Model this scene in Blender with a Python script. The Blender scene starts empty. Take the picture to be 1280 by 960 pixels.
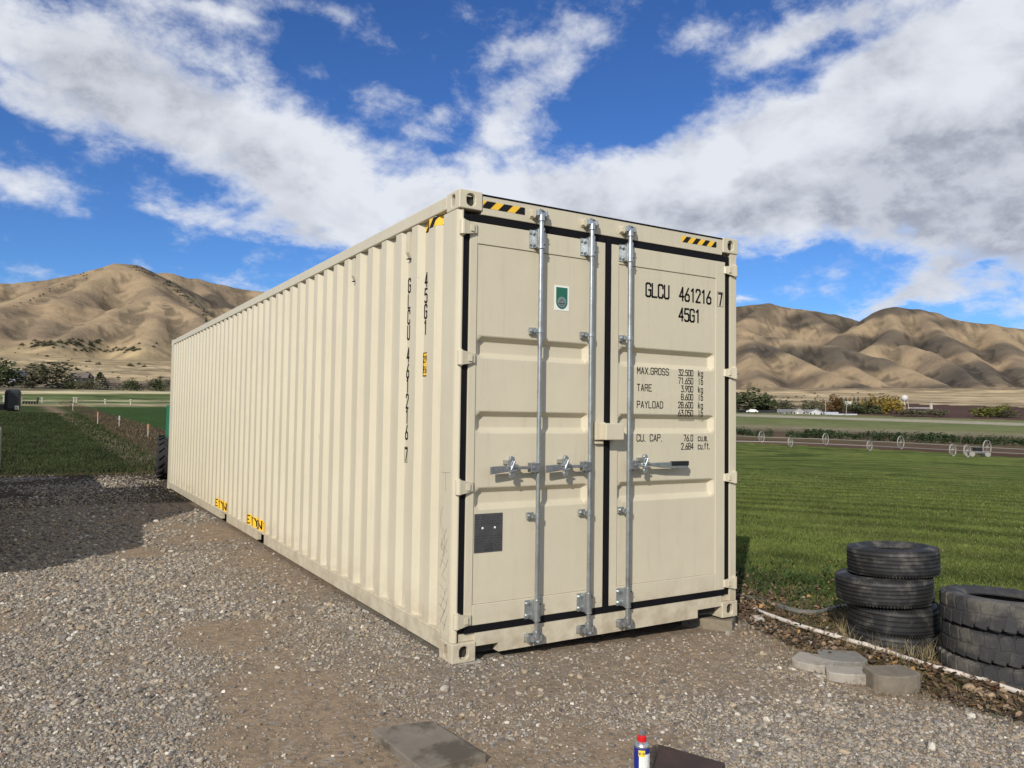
import bpy, bmesh, math, random
import numpy as np
from mathutils import Vector, Matrix
random.seed(7); RS = np.random.RandomState(11)
S = bpy.context.scene; COL = S.collection; R = math.radians

# ---------------------------------------------------------------- camera
CAM = np.array([-2.1631, -4.2089, 1.4930]); FPX = 969.5
_a, _b, _c = 0.54626, 0.042341, 0.013976
FW = np.array([math.sin(_a)*math.cos(_b), math.cos(_a)*math.cos(_b), math.sin(_b)])
_r = np.array([math.cos(_a), -math.sin(_a), 0.0]); _u = np.cross(_r, FW)
RT = _r*math.cos(_c) + _u*math.sin(_c); UP = -_r*math.sin(_c) + _u*math.cos(_c)
cd = bpy.data.cameras.new('camera'); cam = bpy.data.objects.new('camera', cd); COL.objects.link(cam)
cam.matrix_world = Matrix(((RT[0], UP[0], -FW[0], CAM[0]), (RT[1], UP[1], -FW[1], CAM[1]), (RT[2], UP[2], -FW[2], CAM[2]), (0, 0, 0, 1)))
cd.sensor_width = 36; cd.lens = FPX/1280*36; cd.clip_start = 0.05; cd.clip_end = 30000
S.camera = cam

# ---------------------------------------------------------------- exposure and sun
S.view_settings.view_transform = 'Standard'; S.view_settings.look = 'None'
S.view_settings.exposure = 0.0; S.view_settings.gamma = 1.0
SUN_EL = R(28.5); SAZ = R(229.5)
TO_SUN = np.array([math.sin(SAZ)*math.cos(SUN_EL), math.cos(SAZ)*math.cos(SUN_EL), math.sin(SUN_EL)])
sd_ = bpy.data.lights.new('sun', 'SUN'); sd_.energy = 4.2; sd_.angle = R(0.53); sd_.color = (1.0, 0.93, 0.82)
sun = bpy.data.objects.new('sun', sd_); COL.objects.link(sun)
sun.rotation_euler = Vector(TO_SUN).to_track_quat('Z', 'Y').to_euler(); sun.location = (-20, -20, 30)

def ray(px, py):
    return FW + (px-640)/FPX*RT - (py-480)/FPX*UP
def at(px, py, dist):                       # world point seen at a photo pixel, at a horizontal distance
    d = ray(px, py); t = dist/math.hypot(d[0], d[1]); return CAM + d*t
def az_of(px, py=510):
    d = ray(px, py); return math.atan2(d[0], d[1])

# ---------------------------------------------------------------- node helpers
class NT:
    def __init__(s, tree): s.t = tree; s.n = tree.nodes; s.l = tree.links
    def new(s, typ, **kw):
        n = s.n.new(typ)
        for k, v in kw.items(): setattr(n, k, v)
        return n
    def put(s, inp, v):
        if isinstance(v, bpy.types.NodeSocket): s.l.new(v, inp)
        elif v is not None: inp.default_value = v
    def m(s, op, a, b=None, c=None, clamp=False):
        n = s.new('ShaderNodeMath', operation=op, use_clamp=clamp)
        s.put(n.inputs[0], a); s.put(n.inputs[1], b); s.put(n.inputs[2], c); return n.outputs[0]
    def v(s, op, a, b=None, out=0):
        n = s.new('ShaderNodeVectorMath', operation=op)
        s.put(n.inputs[0], a)
        if b is not None: s.put(n.inputs[3] if op == 'SCALE' else n.inputs[1], b)
        return n.outputs[out]
    def noise(s, vec, scale=5, detail=4, rough=.5, dist=0, out=0, typ=None):
        n = s.new('ShaderNodeTexNoise')
        if vec is not None: s.put(n.inputs['Vector'], vec)
        n.inputs['Scale'].default_value = scale; n.inputs['Detail'].default_value = detail
        n.inputs['Roughness'].default_value = rough; n.inputs['Distortion'].default_value = dist
        return n.outputs[out]
    def mix(s, f, a, b, mode='MIX'):
        n = s.new('ShaderNodeMix', data_type='RGBA', blend_type=mode)
        s.put(n.inputs[0], f); s.put(n.inputs[6], a); s.put(n.inputs[7], b); return n.outputs[2]
    def ramp(s, f, a, b, lo=0.0, hi=1.0, smooth=True):
        n = s.new('ShaderNodeMapRange', interpolation_type='SMOOTHSTEP' if smooth else 'LINEAR')
        s.put(n.inputs[0], f); n.inputs[1].default_value = a; n.inputs[2].default_value = b
        n.inputs[3].default_value = lo; n.inputs[4].default_value = hi; return n.outputs[0]
def C4(c): return (c[0], c[1], c[2], 1.0)

# ---------------------------------------------------------------- world: Nishita sky with procedural clouds
W = bpy.data.worlds.new('World'); S.world = W; W.use_nodes = True
nt = NT(W.node_tree); nt.n.clear()
SKY = 0.095
sky = nt.new('ShaderNodeTexSky', sky_type='NISHITA'); sky.sun_disc = False
sky.sun_elevation = SUN_EL; sky.sun_rotation = SAZ; sky.altitude = 1500; sky.air_density = 1.0; sky.dust_density = 0.2; sky.ozone_density = 3.0
tc = nt.new('ShaderNodeTexCoord'); D = nt.v('NORMALIZE', tc.outputs['Generated'])
sep = nt.new('ShaderNodeSeparateXYZ'); nt.l.new(D, sep.inputs[0]); dz = nt.m('MAXIMUM', sep.outputs[2], 0.0)
inv = nt.m('DIVIDE', 1.0, nt.m('ADD', dz, 0.22)); PL = nt.v('SCALE', D, inv)
warp = nt.v('SCALE', nt.v('SUBTRACT', nt.noise(PL, 2.6, 6, .62, out=1), (.5, .5, .5)), 0.07)
DW = nt.v('ADD', D, warp)
#        px    py    sx   sy  angle(deg, + descends to the right)  weight
BL = [(225, 130, 180, 60, 18, 1.0), (335, 212, 98, 48, 36, .85), (70, 85, 95, 42, 12, .75), (400, 190, 40, 36, 10, .4), (475, 268, 80, 32, 0, .75), (600, 238, 125, 36, -3, 1.0), (720, 245, 100, 36, 2, .9), (820, 262, 90, 32, 0, .8),
      (625, 165, 34, 24, -40, .6), (665, 126, 52, 24, -35, .62), (705, 98, 38, 16, -25, .5), (520, 166, 42, 14, -25, .62), (505, 132, 45, 15, 10, .42), (640, 66, 60, 16, -5, .50), (728, 42, 55, 17, -15, .52), (620, 20, 60, 14, 5, .35),
      (850, 195, 60, 24, -10, .6), (950, 205, 100, 48, -15, .9), (1060, 205, 120, 70, -12, 1.0), (1160, 185, 120, 80, -20, 1.0), (1245, 150, 80, 90, -20, .9), (1045, 135, 130, 30, -22, .8), (1250, 48, 60, 38, -30, .7), (960, 58, 75, 20, -12, .6), (890, 28, 60, 16, -6, .5), (1010, 28, 90, 18, -8, .5), (1120, 14, 90, 16, 0, .45), (1110, 75, 60, 20, -30, .5),
      (955, 278, 100, 20, -4, .75), (880, 150, 30, 10, -20, .4), (1255, 262, 62, 46, 20, .95), (1292, 345, 34, 40, 0, .7), (1172, 342, 62, 12, -28, .7), (1112, 374, 48, 9, -14, .6), (1196, 364, 28, 10, -5, .65), (1228, 386, 22, 7, 0, .6), (1150, 300, 60, 14, -20, .35),
      (310, 286, 75, 13, 10, .62), (400, 302, 40, 10, 5, .4), (205, 262, 32, 11, 15, .45), (22, 218, 55, 22, 28, .8), (400, 12, 75, 13, 6, .55), (255, 12, 70, 12, 4, .5), (15, 338, 50, 8, 5, .32), (290, 357, 40, 6, 8, .4), (925, 380, 16, 5, 0, .6),
      (480, 80, 60, 30, 10, -.4), (790, 110, 50, 40, -35, -.5), (575, 60, 30, 30, 0, -.2), (1020, 325, 80, 14, -8, -.4), (30, 160, 50, 14, 10, -.4), (1180, 20, 30, 16, 0, -.3)]
acc = None
for (bx, by, sx, sy, an, w) in BL:
    c = ray(bx, by); c = c/np.linalg.norm(c); ca, sa = math.cos(R(an)), math.sin(R(an))
    A = RT*ca - UP*sa; B = RT*sa + UP*ca
    A = A - c*(A@c); B = B - c*(B@c); A = A/np.linalg.norm(A)*FPX/sx/1.12; B = B/np.linalg.norm(B)*FPX/sy/1.12
    q = nt.m('ADD', nt.m('POWER', nt.m('ABSOLUTE', nt.v('DOT_PRODUCT', DW, tuple(A), 1)), 2.0), nt.m('POWER', nt.m('ABSOLUTE', nt.v('DOT_PRODUCT', DW, tuple(B), 1)), 2.0))
    q = nt.m('ADD', q, nt.m('MULTIPLY', nt.m('MAXIMUM', nt.m('MULTIPLY', nt.v('DOT_PRODUCT', DW, tuple(c), 1), -1.0), 0.0), 60.0))
    g = nt.m('MULTIPLY', nt.m('POWER', 2.718, nt.m('MULTIPLY', q, -1.0)), w)
    acc = g if acc is None else nt.m('ADD', acc, g)
front = nt.ramp(nt.v('DOT_PRODUCT', D, tuple(FW), 1), .62, .78)
outc = nt.m('MULTIPLY', nt.m('SUBTRACT', 1.0, front), nt.ramp(nt.noise(PL, 1.3, 3, .5), .34, .54, 0, .95))
acc = nt.m('ADD', acc, outc)
PD = nt.v('MULTIPLY', D, (1, 1, 1.7)); PV = nt.v('ADD', nt.v('SCALE', PD, 1.0), nt.v('SCALE', PL, .35))
fb = nt.noise(PV, 9.0, 14, .62, .1); fb2 = nt.noise(PV, 3.4, 10, .60, .1)
dens = nt.m('ADD', nt.m('ADD', acc, nt.m('MULTIPLY', nt.m('SUBTRACT', fb, .5), 2.5)), nt.m('MULTIPLY', nt.m('SUBTRACT', fb2, .5), 1.3))
alpha = nt.ramp(dens, .12, 1.18, 0, .96)
# light on the clouds: bright billows, grey undersides where they are thick
lum = nt.noise(nt.v('ADD', PV, (.02, .02, .03)), 5.0, 9, .55, .2)
gb = None
for (bx, by, sx, sy, an, w) in [(230, 175, 130, 52, 20, .55), (1010, 240, 190, 34, -10, .7), (1200, 170, 130, 60, -30, .25), (1250, 270, 90, 66, 10, 1.0), (950, 275, 90, 24, 0, .5), (680, 60, 140, 40, 0, .35), (980, 60, 120, 34, -15, .5)]:
    c = ray(bx, by); c = c/np.linalg.norm(c); ca, sa = math.cos(R(an)), math.sin(R(an))
    A = RT*ca - UP*sa; B = RT*sa + UP*ca
    A = A - c*(A@c); B = B - c*(B@c); A = A/np.linalg.norm(A)*FPX/sx/1.2; B = B/np.linalg.norm(B)*FPX/sy/1.2
    q = nt.m('ADD', nt.m('POWER', nt.m('ABSOLUTE', nt.v('DOT_PRODUCT', DW, tuple(A), 1)), 2.0), nt.m('POWER', nt.m('ABSOLUTE', nt.v('DOT_PRODUCT', DW, tuple(B), 1)), 2.0))
    g = nt.m('MULTIPLY', nt.m('MULTIPLY', nt.m('POWER', 2.718, nt.m('MULTIPLY', q, -1.0)), w), front)
    gb = g if gb is None else nt.m('ADD', gb, g)
grey = nt.m('ADD', gb, nt.m('MULTIPLY', nt.m('SUBTRACT', .53, lum), 3.3), clamp=True)
thick = nt.ramp(dens, .45, 1.15)
grey = nt.m('MULTIPLY', nt.m('MULTIPLY', grey, thick, clamp=True), nt.ramp(fb, .34, .62, 1.0, .45))
ccol = nt.mix(grey, (.80/SKY, .83/SKY, .89/SKY, 1), (.36/SKY, .385/SKY, .455/SKY, 1))
hs = nt.new('ShaderNodeHueSaturation'); hs.inputs['Hue'].default_value = .512; hs.inputs['Saturation'].default_value = 1.12; hs.inputs['Value'].default_value = 1.15
nt.l.new(sky.outputs[0], hs.inputs['Color'])
blue = nt.mix(1.0, hs.outputs[0], (.60, .88, 1.08, 1), 'MULTIPLY')
final = nt.mix(alpha, blue, ccol)
bg = nt.new('ShaderNodeBackground'); nt.l.new(final, bg.inputs[0]); bg.inputs[1].default_value = SKY
wo = nt.new('ShaderNodeOutputWorld'); nt.l.new(bg.outputs[0], wo.inputs[0])
W.cycles.sampling_method = 'MANUAL'; W.cycles.sample_map_resolution = 512

# ---------------------------------------------------------------- materials
MATS = {}
def mat(name, col, rough=.6, metal=0.0, var=.12, vscale=6.0, bump=0.0, bscale=40.0, attr=None, tint=None, spec=None, dark=None, extra=None):
    if name in MATS: return MATS[name]
    m = bpy.data.materials.new(name); m.use_nodes = True; t = NT(m.node_tree); t.n.clear()
    bs = t.new('ShaderNodeBsdfPrincipled'); o = t.new('ShaderNodeOutputMaterial'); t.l.new(bs.outputs[0], o.inputs[0])
    tcn = t.new('ShaderNodeTexCoord'); P = tcn.outputs['Object']
    if attr:
        a = t.new('ShaderNodeAttribute'); a.attribute_type = attr[1]; a.attribute_name = attr[0]; base = a.outputs['Color']
        if col: base = t.mix(1.0, base, C4(col), 'MULTIPLY')
    else: base = C4(col)
    n = t.noise(P, vscale, 6, .6)
    k = t.ramp(n, .25, .75, 1-var, 1+var, False)
    cmb = t.new('ShaderNodeCombineColor'); [t.l.new(k, cmb.inputs[i]) for i in range(3)]
    c = t.mix(1.0, base, cmb.outputs[0], 'MULTIPLY')
    if dark:                                   # (colour, noise scale, lo, hi): irregular stains
        c = t.mix(t.ramp(t.noise(P, dark[1], 8, .65), dark[2], dark[3]), c, C4(dark[0]))
    if extra: c = extra(t, P, c)
    t.put(bs.inputs['Base Color'], c); bs.inputs['Roughness'].default_value = rough; bs.inputs['Metallic'].default_value = metal
    if spec is not None: bs.inputs['Specular IOR Level'].default_value = spec
    if bump:
        b = t.new('ShaderNodeBump'); b.inputs['Strength'].default_value = 1.0; b.inputs['Distance'].default_value = bump
        t.l.new(t.noise(P, bscale, 8, .65), b.inputs['Height']); t.l.new(b.outputs[0], bs.inputs['Normal'])
    MATS[name] = m; return m
def dust(t, P, c):                             # road dust thrown onto the foot of the painted steel, faint runs above
    s = t.new('ShaderNodeSeparateXYZ'); g = t.new('ShaderNodeNewGeometry'); t.l.new(g.outputs['Position'], s.inputs[0])
    low = t.ramp(s.outputs[2], .0, .45, .80, 0.0)
    f = t.m('MULTIPLY', low, t.ramp(t.noise(g.outputs['Position'], 7, 8, .7), .35, .7))
    c = t.mix(f, c, (.34, .27, .19, 1))
    v = t.v('MULTIPLY', g.outputs['Position'], (9, 9, .7)); f2 = t.m('MULTIPLY', t.ramp(t.noise(v, 2.2, 6, .7), .52, .72), .20)
    c = t.mix(f2, c, (.36, .31, .23, 1))
    f3 = t.m('MULTIPLY', t.ramp(t.noise(g.outputs['Position'], 38, 3, .6), .72, .78), .35)
    c = t.mix(f3, c, (.30, .26, .20, 1))
    v2 = t.v('MULTIPLY', g.outputs['Position'], (3.2, 3.2, 1.1)); sc = t.m('MULTIPLY', t.ramp(t.noise(v2, 5.5, 10, .75, .6), .655, .70), .30)
    c = t.mix(sc, c, (.25, .215, .17, 1))                      # scuffs
    ru = t.m('MULTIPLY', t.ramp(t.noise(g.outputs['Position'], 75, 2, .5), .775, .80), .8)
    return t.mix(ru, c, (.16, .07, .03, 1))
PAINT = mat('cream_container_paint', (.555, .508, .385), .45, var=.05, vscale=1.6, bump=.0045, bscale=2.2, extra=dust)
RUB = mat('black_door_rubber', (.006, .006, .008), .6, var=.3, spec=.15)
ZINC = mat('galvanised_steel', (.46, .49, .50), .36, .85, var=.30, vscale=18, bump=.0006, bscale=90, dark=((.30, .31, .31), 9, .50, .72))
ZINCD = mat('dull_forged_steel', (.30, .31, .32), .48, .8, var=.25, vscale=30, bump=.001, bscale=90)
INK = mat('black_stencil_ink', (.010, .010, .012), .6, var=.15, spec=.2)
YEL = mat('yellow_vinyl', (.82, .50, .035), .5, var=.08)
WHT = mat('white_vinyl', (.74, .76, .72), .45, var=.04)
GRN = mat('green_vinyl', (.012, .12, .075), .45, var=.12, vscale=30)
GRYE = mat('grey_print', (.16, .22, .22), .5, var=.3, vscale=120)
PLATE = mat('grey_metal_plate', (.085, .085, .09), .45, .35, var=.2, vscale=20)
PLATED = mat('engraved_lines', (.045, .045, .05), .5, .2, var=.2)
PENCIL = mat('pencil_scribble', (.27, .25, .22), .7, var=.3)
BLK = mat('black_paint', (.012, .012, .013), .4)
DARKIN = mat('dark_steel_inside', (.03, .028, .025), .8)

# ---------------------------------------------------------------- mesh builder
class MB:
    def __init__(s): s.v = []; s.f = []; s.mi = []
    def add(s, vs, fs, k=0):
        b = len(s.v); s.v += [tuple(float(q) for q in p) for p in vs]; s.f += [tuple(b+i for i in f) for f in fs]; s.mi += [k]*len(fs); return s
    def box(s, x0, x1, y0, y1, z0, z1, k=0):
        vs = [(x, y, z) for x in (x0, x1) for y in (y0, y1) for z in (z0, z1)]
        return s.add(vs, [(0, 1, 3, 2), (4, 6, 7, 5), (0, 4, 5, 1), (2, 3, 7, 6), (0, 2, 6, 4), (1, 5, 7, 3)], k)
    def obox(s, c, ax, ay, az, hx, hy, hz, k=0):
        c, ax, ay, az = map(np.array, (c, ax, ay, az)); vs = [c+ax*hx*i+ay*hy*j+az*hz*l for i in (-1, 1) for j in (-1, 1) for l in (-1, 1)]
        return s.add(vs, [(0, 1, 3, 2), (4, 6, 7, 5), (0, 4, 5, 1), (2, 3, 7, 6), (0, 2, 6, 4), (1, 5, 7, 3)], k)
    def prism(s, pts, a, b, axis='z', k=0):     # polygon pts extruded a..b along axis
        n = len(pts)
        def P(p, w): return {'z': (p[0], p[1], w), 'y': (p[0], w, p[1]), 'x': (w, p[0], p[1])}[axis]
        vs = [P(p, a) for p in pts]+[P(p, b) for p in pts]
        return s.add(vs, [tuple(range(n))[::-1], tuple(range(n, 2*n))]+[(i, (i+1) % n, n+(i+1) % n, n+i) for i in range(n)], k)
    def tube(s, path, r, n=10, k=0, cap=True):
        path = [np.array(p, float) for p in path]; rr = r if hasattr(r, '__len__') else [r]*len(path); rings = []
        up = None
        for i, p in enumerate(path):
            d = path[min(i+1, len(path)-1)]-path[max(i-1, 0)]; d = d/(np.linalg.norm(d)+1e-9)
            if up is None: up = np.array([0, 0, 1.0]) if abs(d[2]) < .9 else np.array([1.0, 0, 0])
            a = np.cross(d, up); a /= np.linalg.norm(a); b = np.cross(a, d); up = b
            rings.append([p+rr[i]*(a*math.cos(t)+b*math.sin(t)) for t in np.linspace(0, 2*math.pi, n, endpoint=False)])
        vs = [q for g in rings for q in g]; fs = []
        for i in range(len(path)-1):
            for j in range(n): fs.append((i*n+j, i*n+(j+1) % n, (i+1)*n+(j+1) % n, (i+1)*n+j))
        if cap: fs += [tuple(range(n))[::-1], tuple(range((len(path)-1)*n, len(path)*n))]
        return s.add(vs, fs, k)
    def lathe(s, prof, c, n=32, axis='z', k=0, close=False):
        vs = []; m = len(prof)
        for t in np.linspace(0, 2*math.pi, n, endpoint=False):
            for (r, h) in prof:
                p = (r*math.cos(t), r*math.sin(t), h)
                if axis == 'x': p = (p[2], p[0], p[1])
                if axis == 'y': p = (p[0], p[2], p[1])
                vs.append((c[0]+p[0], c[1]+p[1], c[2]+p[2]))
        fs = []
        for i in range(n):
            j = (i+1) % n
            for q in range(m if close else m-1):
                w = (q+1) % m; fs.append((i*m+q, j*m+q, j*m+w, i*m+w))
        return s.add(vs, fs, k)
    def build(s, name, mats, parent=None, smooth=False, bevel=0, loc=None):
        me = bpy.data.meshes.new(name); me.from_pydata(s.v, [], s.f)
        if not isinstance(mats, (list, tuple)): mats = [mats]
        for q in mats: me.materials.append(q)
        if len(mats) > 1: me.polygons.foreach_set('material_index', s.mi)
        bm = bmesh.new(); bm.from_mesh(me); bmesh.ops.recalc_face_normals(bm, faces=bm.faces); bm.to_mesh(me); bm.free()
        if smooth: me.polygons.foreach_set('use_smooth', [True]*len(me.polygons)); 
        o = bpy.data.objects.new(name, me); COL.objects.link(o)
        if smooth: 
            try: me.set_sharp_from_angle(angle=R(38))
            except Exception: pass
        if bevel:
            b = o.modifiers.new('bevel', 'BEVEL'); b.width = bevel; b.segments = 2; b.limit_method = 'ANGLE'; b.angle_limit = R(40); b.harden_normals = False
        if parent: o.parent = parent
        if loc is not None: o.location = loc
        return o
def thing(name, label, cat, loc=(0, 0, 0), rz=0, group=None):
    o = bpy.data.objects.new(name, None); COL.objects.link(o); o.location = loc; o.rotation_euler = (0, 0, rz); o.empty_display_size = .2
    return tag(o, label, cat, group)
def tag(o, label=None, cat=None, group=None, kind=None):
    if label: o['label'] = label
    if cat: o['category'] = cat
    if group: o['group'] = group
    if kind: o['kind'] = kind
    return o
def copy_tree(o, loc, rz, label=None, scale=None):
    def cp(q, par):
        c = q.copy(); COL.objects.link(c)
        if par: c.parent = par
        for ch in q.children: cp(ch, c)
        return c
    c = cp(o, None); c.location = loc; c.rotation_euler = (0, 0, rz)
    if label: c['label'] = label
    if scale: c.scale = scale
    return c

# ---------------------------------------------------------------- value noise (numpy)
_T = RS.rand(256, 256)
def vn(x, y):
    xi = np.floor(x).astype(int); yi = np.floor(y).astype(int); fx = x-xi; fy = y-yi
    fx = fx*fx*(3-2*fx); fy = fy*fy*(3-2*fy); g = lambda a, b: _T[a % 256, b % 256]
    return (g(xi, yi)*(1-fx)+g(xi+1, yi)*fx)*(1-fy)+(g(xi, yi+1)*(1-fx)+g(xi+1, yi+1)*fx)*fy
def fbm(x, y, o=5, g=.5):
    s = 0; a = 1; n = 0
    for i in range(o): s = s+a*vn(x*2**i+17.3*i, y*2**i+5.1*i); n += a; a *= g
    return s/n
def sst(a, b, x): t = np.clip((x-a)/(b-a), 0, 1); return t*t*(3-2*t)

# ---------------------------------------------------------------- terrain height
LR = np.log([1, 14, 20, 50, 100, 250, 500, 1000, 1500, 2000, 3000, 7000])
LZ = [0, 0, .08, .8, 2.6, 7.4, 18, 48, 90, 125, 150, 150]
RR = np.log([1, 6, 10, 20, 50, 100, 150, 200, 300, 500, 1000, 1600, 3000, 7000])
RZ = [0, -.14, -.22, -.50, -1.1, -2.0, -1.6, -.4, 3.6, 10, 33, 62, 110, 150]
def zbase(x, y):
    x = np.asarray(x, float); y = np.asarray(y, float)
    dx = x-CAM[0]; dy = y-CAM[1]; r = np.hypot(dx, dy)+1e-6; az = np.degrees(np.arctan2(dx, dy))
    w = sst(8, 44, az)*(1-sst(140, 200, az % 360)); lr = np.log(np.maximum(r, 1.0))
    far = np.interp(lr, LR, LZ)*(1-w)+np.interp(lr, RR, RZ)*w
    near = -.043*np.clip(x, 0, 2.6)-.028*np.clip(x-2.6, 0, 60)-.012*np.clip(-y-.3, 0, 3)
    k = sst(9, 22, r); z = near*(1-k)+far*k
    z = z+.012*(fbm(x*.9, y*.9, 3)-.5)*sst(.0, 1.2, np.hypot(np.maximum(np.maximum(-x-.1, x-2.5), 0), np.maximum(np.maximum(-y-.1, y-12.3), 0)))
    z = z+(fbm(x/9+40, y/9, 3)-.5)*.22*sst(20, 60, r)+(fbm(x/90+4, y/90, 4)-.5)*8*sst(500, 1300, r)
    return z
# ridge lines of the hills, as (photo x, photo y, distance); heights follow from where they stand
RIDGES = [
 ([(-150, 372, 2750), (-60, 362, 2720), (0, 356, 2700), (50, 351, 2660), (105, 343, 2620), (130, 335, 2600), (150, 331, 2600), (167, 332, 2620), (190, 343, 2700)], .50, 60),
 ([(105, 343, 2600), (60, 358, 2400), (30, 373, 2200), (0, 386, 2000), (-30, 400, 1850)], .42, 30),
 ([(150, 331, 2600), (120, 350, 2430), (95, 364, 2280), (74, 380, 2120), (58, 400, 1960), (46, 424, 1760)], .44, 40),
 ([(167, 332, 2600), (185, 350, 2430), (198, 369, 2230), (150, 386, 2080), (120, 400, 1950), (88, 416, 1800), (66, 430, 1680)], .46, 26),
 ([(198, 369, 2230), (225, 382, 2080), (250, 397, 1950), (272, 415, 1820), (300, 440, 1680)], .50, 26),
 ([(198, 369, 2230), (197, 392, 2000), (190, 415, 1800), (180, 432, 1660)], .52, 30),
 ([(190, 343, 2750), (213, 357, 2520), (238, 377, 2320), (265, 398, 2130), (300, 425, 1950)], .52, 24),
 ([(186, 346, 3050), (200, 341, 3050), (216, 341, 3050), (245, 349, 3050), (290, 358, 3080), (335, 366, 3100), (400, 380, 3100), (470, 398, 3100), (560, 415, 3150)], .44, 40),
 ([(245, 349, 3050), (270, 372, 2750), (300, 395, 2500)], .5, 30),
 ([(0, 356, 2700), (-20, 376, 2400), (-60, 400, 2100)], .46, 40),
 ([(560, 415, 3600), (650, 408, 4000), (740, 398, 4300), (850, 388, 4400), (922, 382, 4500), (960, 379, 4500), (1000, 386, 4500), (1040, 392, 4450), (1078, 402, 4400), (1130, 425, 4300)], .50, 60),
 ([(960, 379, 4500), (937, 394, 4250), (925, 408, 4050)], .5, 40), ([(1005, 387, 4450), (1030, 403, 4200), (1048, 418, 3980)], .5, 40),
 ([(880, 384, 4450), (870, 400, 4100)], .5, 40),
 ([(1050, 422, 3900), (1078, 402, 3980), (1100, 389, 4000), (1120, 383.5, 4000), (1148, 387, 4000), (1165, 390, 4000), (1182, 397, 4000), (1205, 401, 4000), (1240, 406, 4000), (1290, 412, 4000), (1350, 422, 4000), (1450, 440, 4000)], .52, 50),
 ([(1215, 412, 6600), (1245, 405, 6600), (1290, 402, 6600), (1350, 400, 6600), (1450, 410, 6600)], .35, 60),
 ([(1102, 389, 4000), (1084, 402, 3830), (1060, 414, 3650), (1042, 425, 3500), (1030, 436, 3350)], .55, 26),
 ([(1148, 387, 4000), (1163, 404, 3750), (1178, 419, 3550), (1205, 436, 3300), (1228, 456, 3020), (1248, 478, 2700), (1262, 494, 2450)], .52, 30),
 ([(1110, 386, 4000), (1118, 404, 3700), (1110, 420, 3480), (1090, 432, 3300)], .55, 26),
 ([(1240, 406, 4000), (1250, 424, 3650), (1268, 448, 3250), (1290, 475, 2850)], .5, 34),
 ([(760, 404, 3100), (860, 411, 3050), (922, 417, 3000), (960, 420, 2960), (1000, 424, 2900), (1030, 432, 2850), (1065, 438, 2760), (1100, 447, 2660), (1135, 461, 2520), (1170, 477, 2330), (1210, 494, 2120)], .50, 34),
 ([(905, 416, 2980), (960, 431, 2740), (1000, 449, 2520), (1030, 463, 2360), (1070, 478, 2200), (1118, 496, 2000)], .50, 20),
 ([(940, 425, 2850), (938, 448, 2500), (950, 470, 2250), (975, 488, 2050)], .5, 26),
 ([(1040, 434, 2840), (1060, 455, 2560), (1095, 475, 2300)], .5, 26),
 ([(1130, 430, 3350), (1160, 438, 3230), (1188, 453, 3030), (1215, 474, 2760), (1240, 492, 2500)], .52, 26),
]
RW = []
for pts, sl, rr_ in RIDGES:
    RW.append((np.array([at(*p) for p in pts]), sl, rr_))
def zhill(x, y):
    wx = x+(fbm(x/330, y/330, 4)-.5)*190; wy = y+(fbm(x/330+31, y/330+9, 4)-.5)*190
    # keep crests where they are drawn: warp grows with depth below the ridge
    out = np.full(x.shape, -500.0)
    wb = 1+(fbm(x/140+3, y/140+8, 4)-.5)*.8
    for P, sl, rr_ in RW:
        best = np.full(x.shape, -1e4)
        for i in range(len(P)-1):
            a, b = P[i], P[i+1]; d = b[:2]-a[:2]; L2 = d@d
            for (X, Y, pen) in ((x, y, 0),):
                t = np.clip(((X-a[0])*d[0]+(Y-a[1])*d[1])/L2, 0, 1); qx = a[0]+t*d[0]; qy = a[1]+t*d[1]
                dist = np.hypot(X-qx, Y-qy); zz = a[2]+t*(b[2]-a[2])
                wob = wb
                h = zz-1.5*sl*(np.sqrt(dist**2+(.7*rr_)**2)-.7*rr_)*wob
                best = np.maximum(best, h)
        k = 8.0; m = np.maximum(out, best); out = m+k*np.log(np.exp((out-m)/k)+np.exp((best-m)/k))-0
    return out
def terrain(x, y):
    z = zbase(x, y); r = np.hypot(x-CAM[0], y-CAM[1]); az = np.degrees(np.arctan2(x-CAM[0], y-CAM[1]))
    far = (r > 1150) & (az > -30) & (az < 90)
    if far.any():
        h = zhill(x[far], y[far]); zb = z[far]
        gul = 1-np.abs(2*fbm(x[far]/120+7, y[far]/120, 4)-1); rel = np.clip((h-zb)/120, 0, 1)
        h = h-17*rel*(gul-.6)*np.clip(1.2-rel, .25, 1)+(fbm(x[far]/45, y[far]/45, 3)-.5)*6*rel-4.5*rel*((1-np.abs(2*fbm(x[far]/52+2, y[far]/52+5, 3)-1))-.6)
        k = 20.0; m = np.maximum(h, zb); z[far] = m+k*np.log(np.exp((h-m)/k)+np.exp((zb-m)/k))-k*math.log(2)*np.exp(-np.abs(h-zb)/25)
    return z
def gz(x, y): return float(zbase(np.array([x], float), np.array([y], float))[0])
def on_ground(px, py, dmin=1.5, dmax=900):   # first ground point met by the view ray (near terrain)
    d = ray(px, py); h = math.hypot(d[0], d[1]); ds = np.geomspace(dmin, dmax, 3000); t = ds/h
    X = CAM[0]+d[0]*t; Y = CAM[1]+d[1]*t; Z = CAM[2]+d[2]*t; G = zbase(X, Y); i = np.argmax(Z < G)
    return np.array([X[i], Y[i], G[i]])
def gat(px, dist, py=520):                   # ground point in the direction of a pixel column at a distance
    d = ray(px, py); t = dist/math.hypot(d[0], d[1]); x, y = CAM[0]+d[0]*t, CAM[1]+d[1]*t; return np.array([x, y, gz(x, y)])

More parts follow.
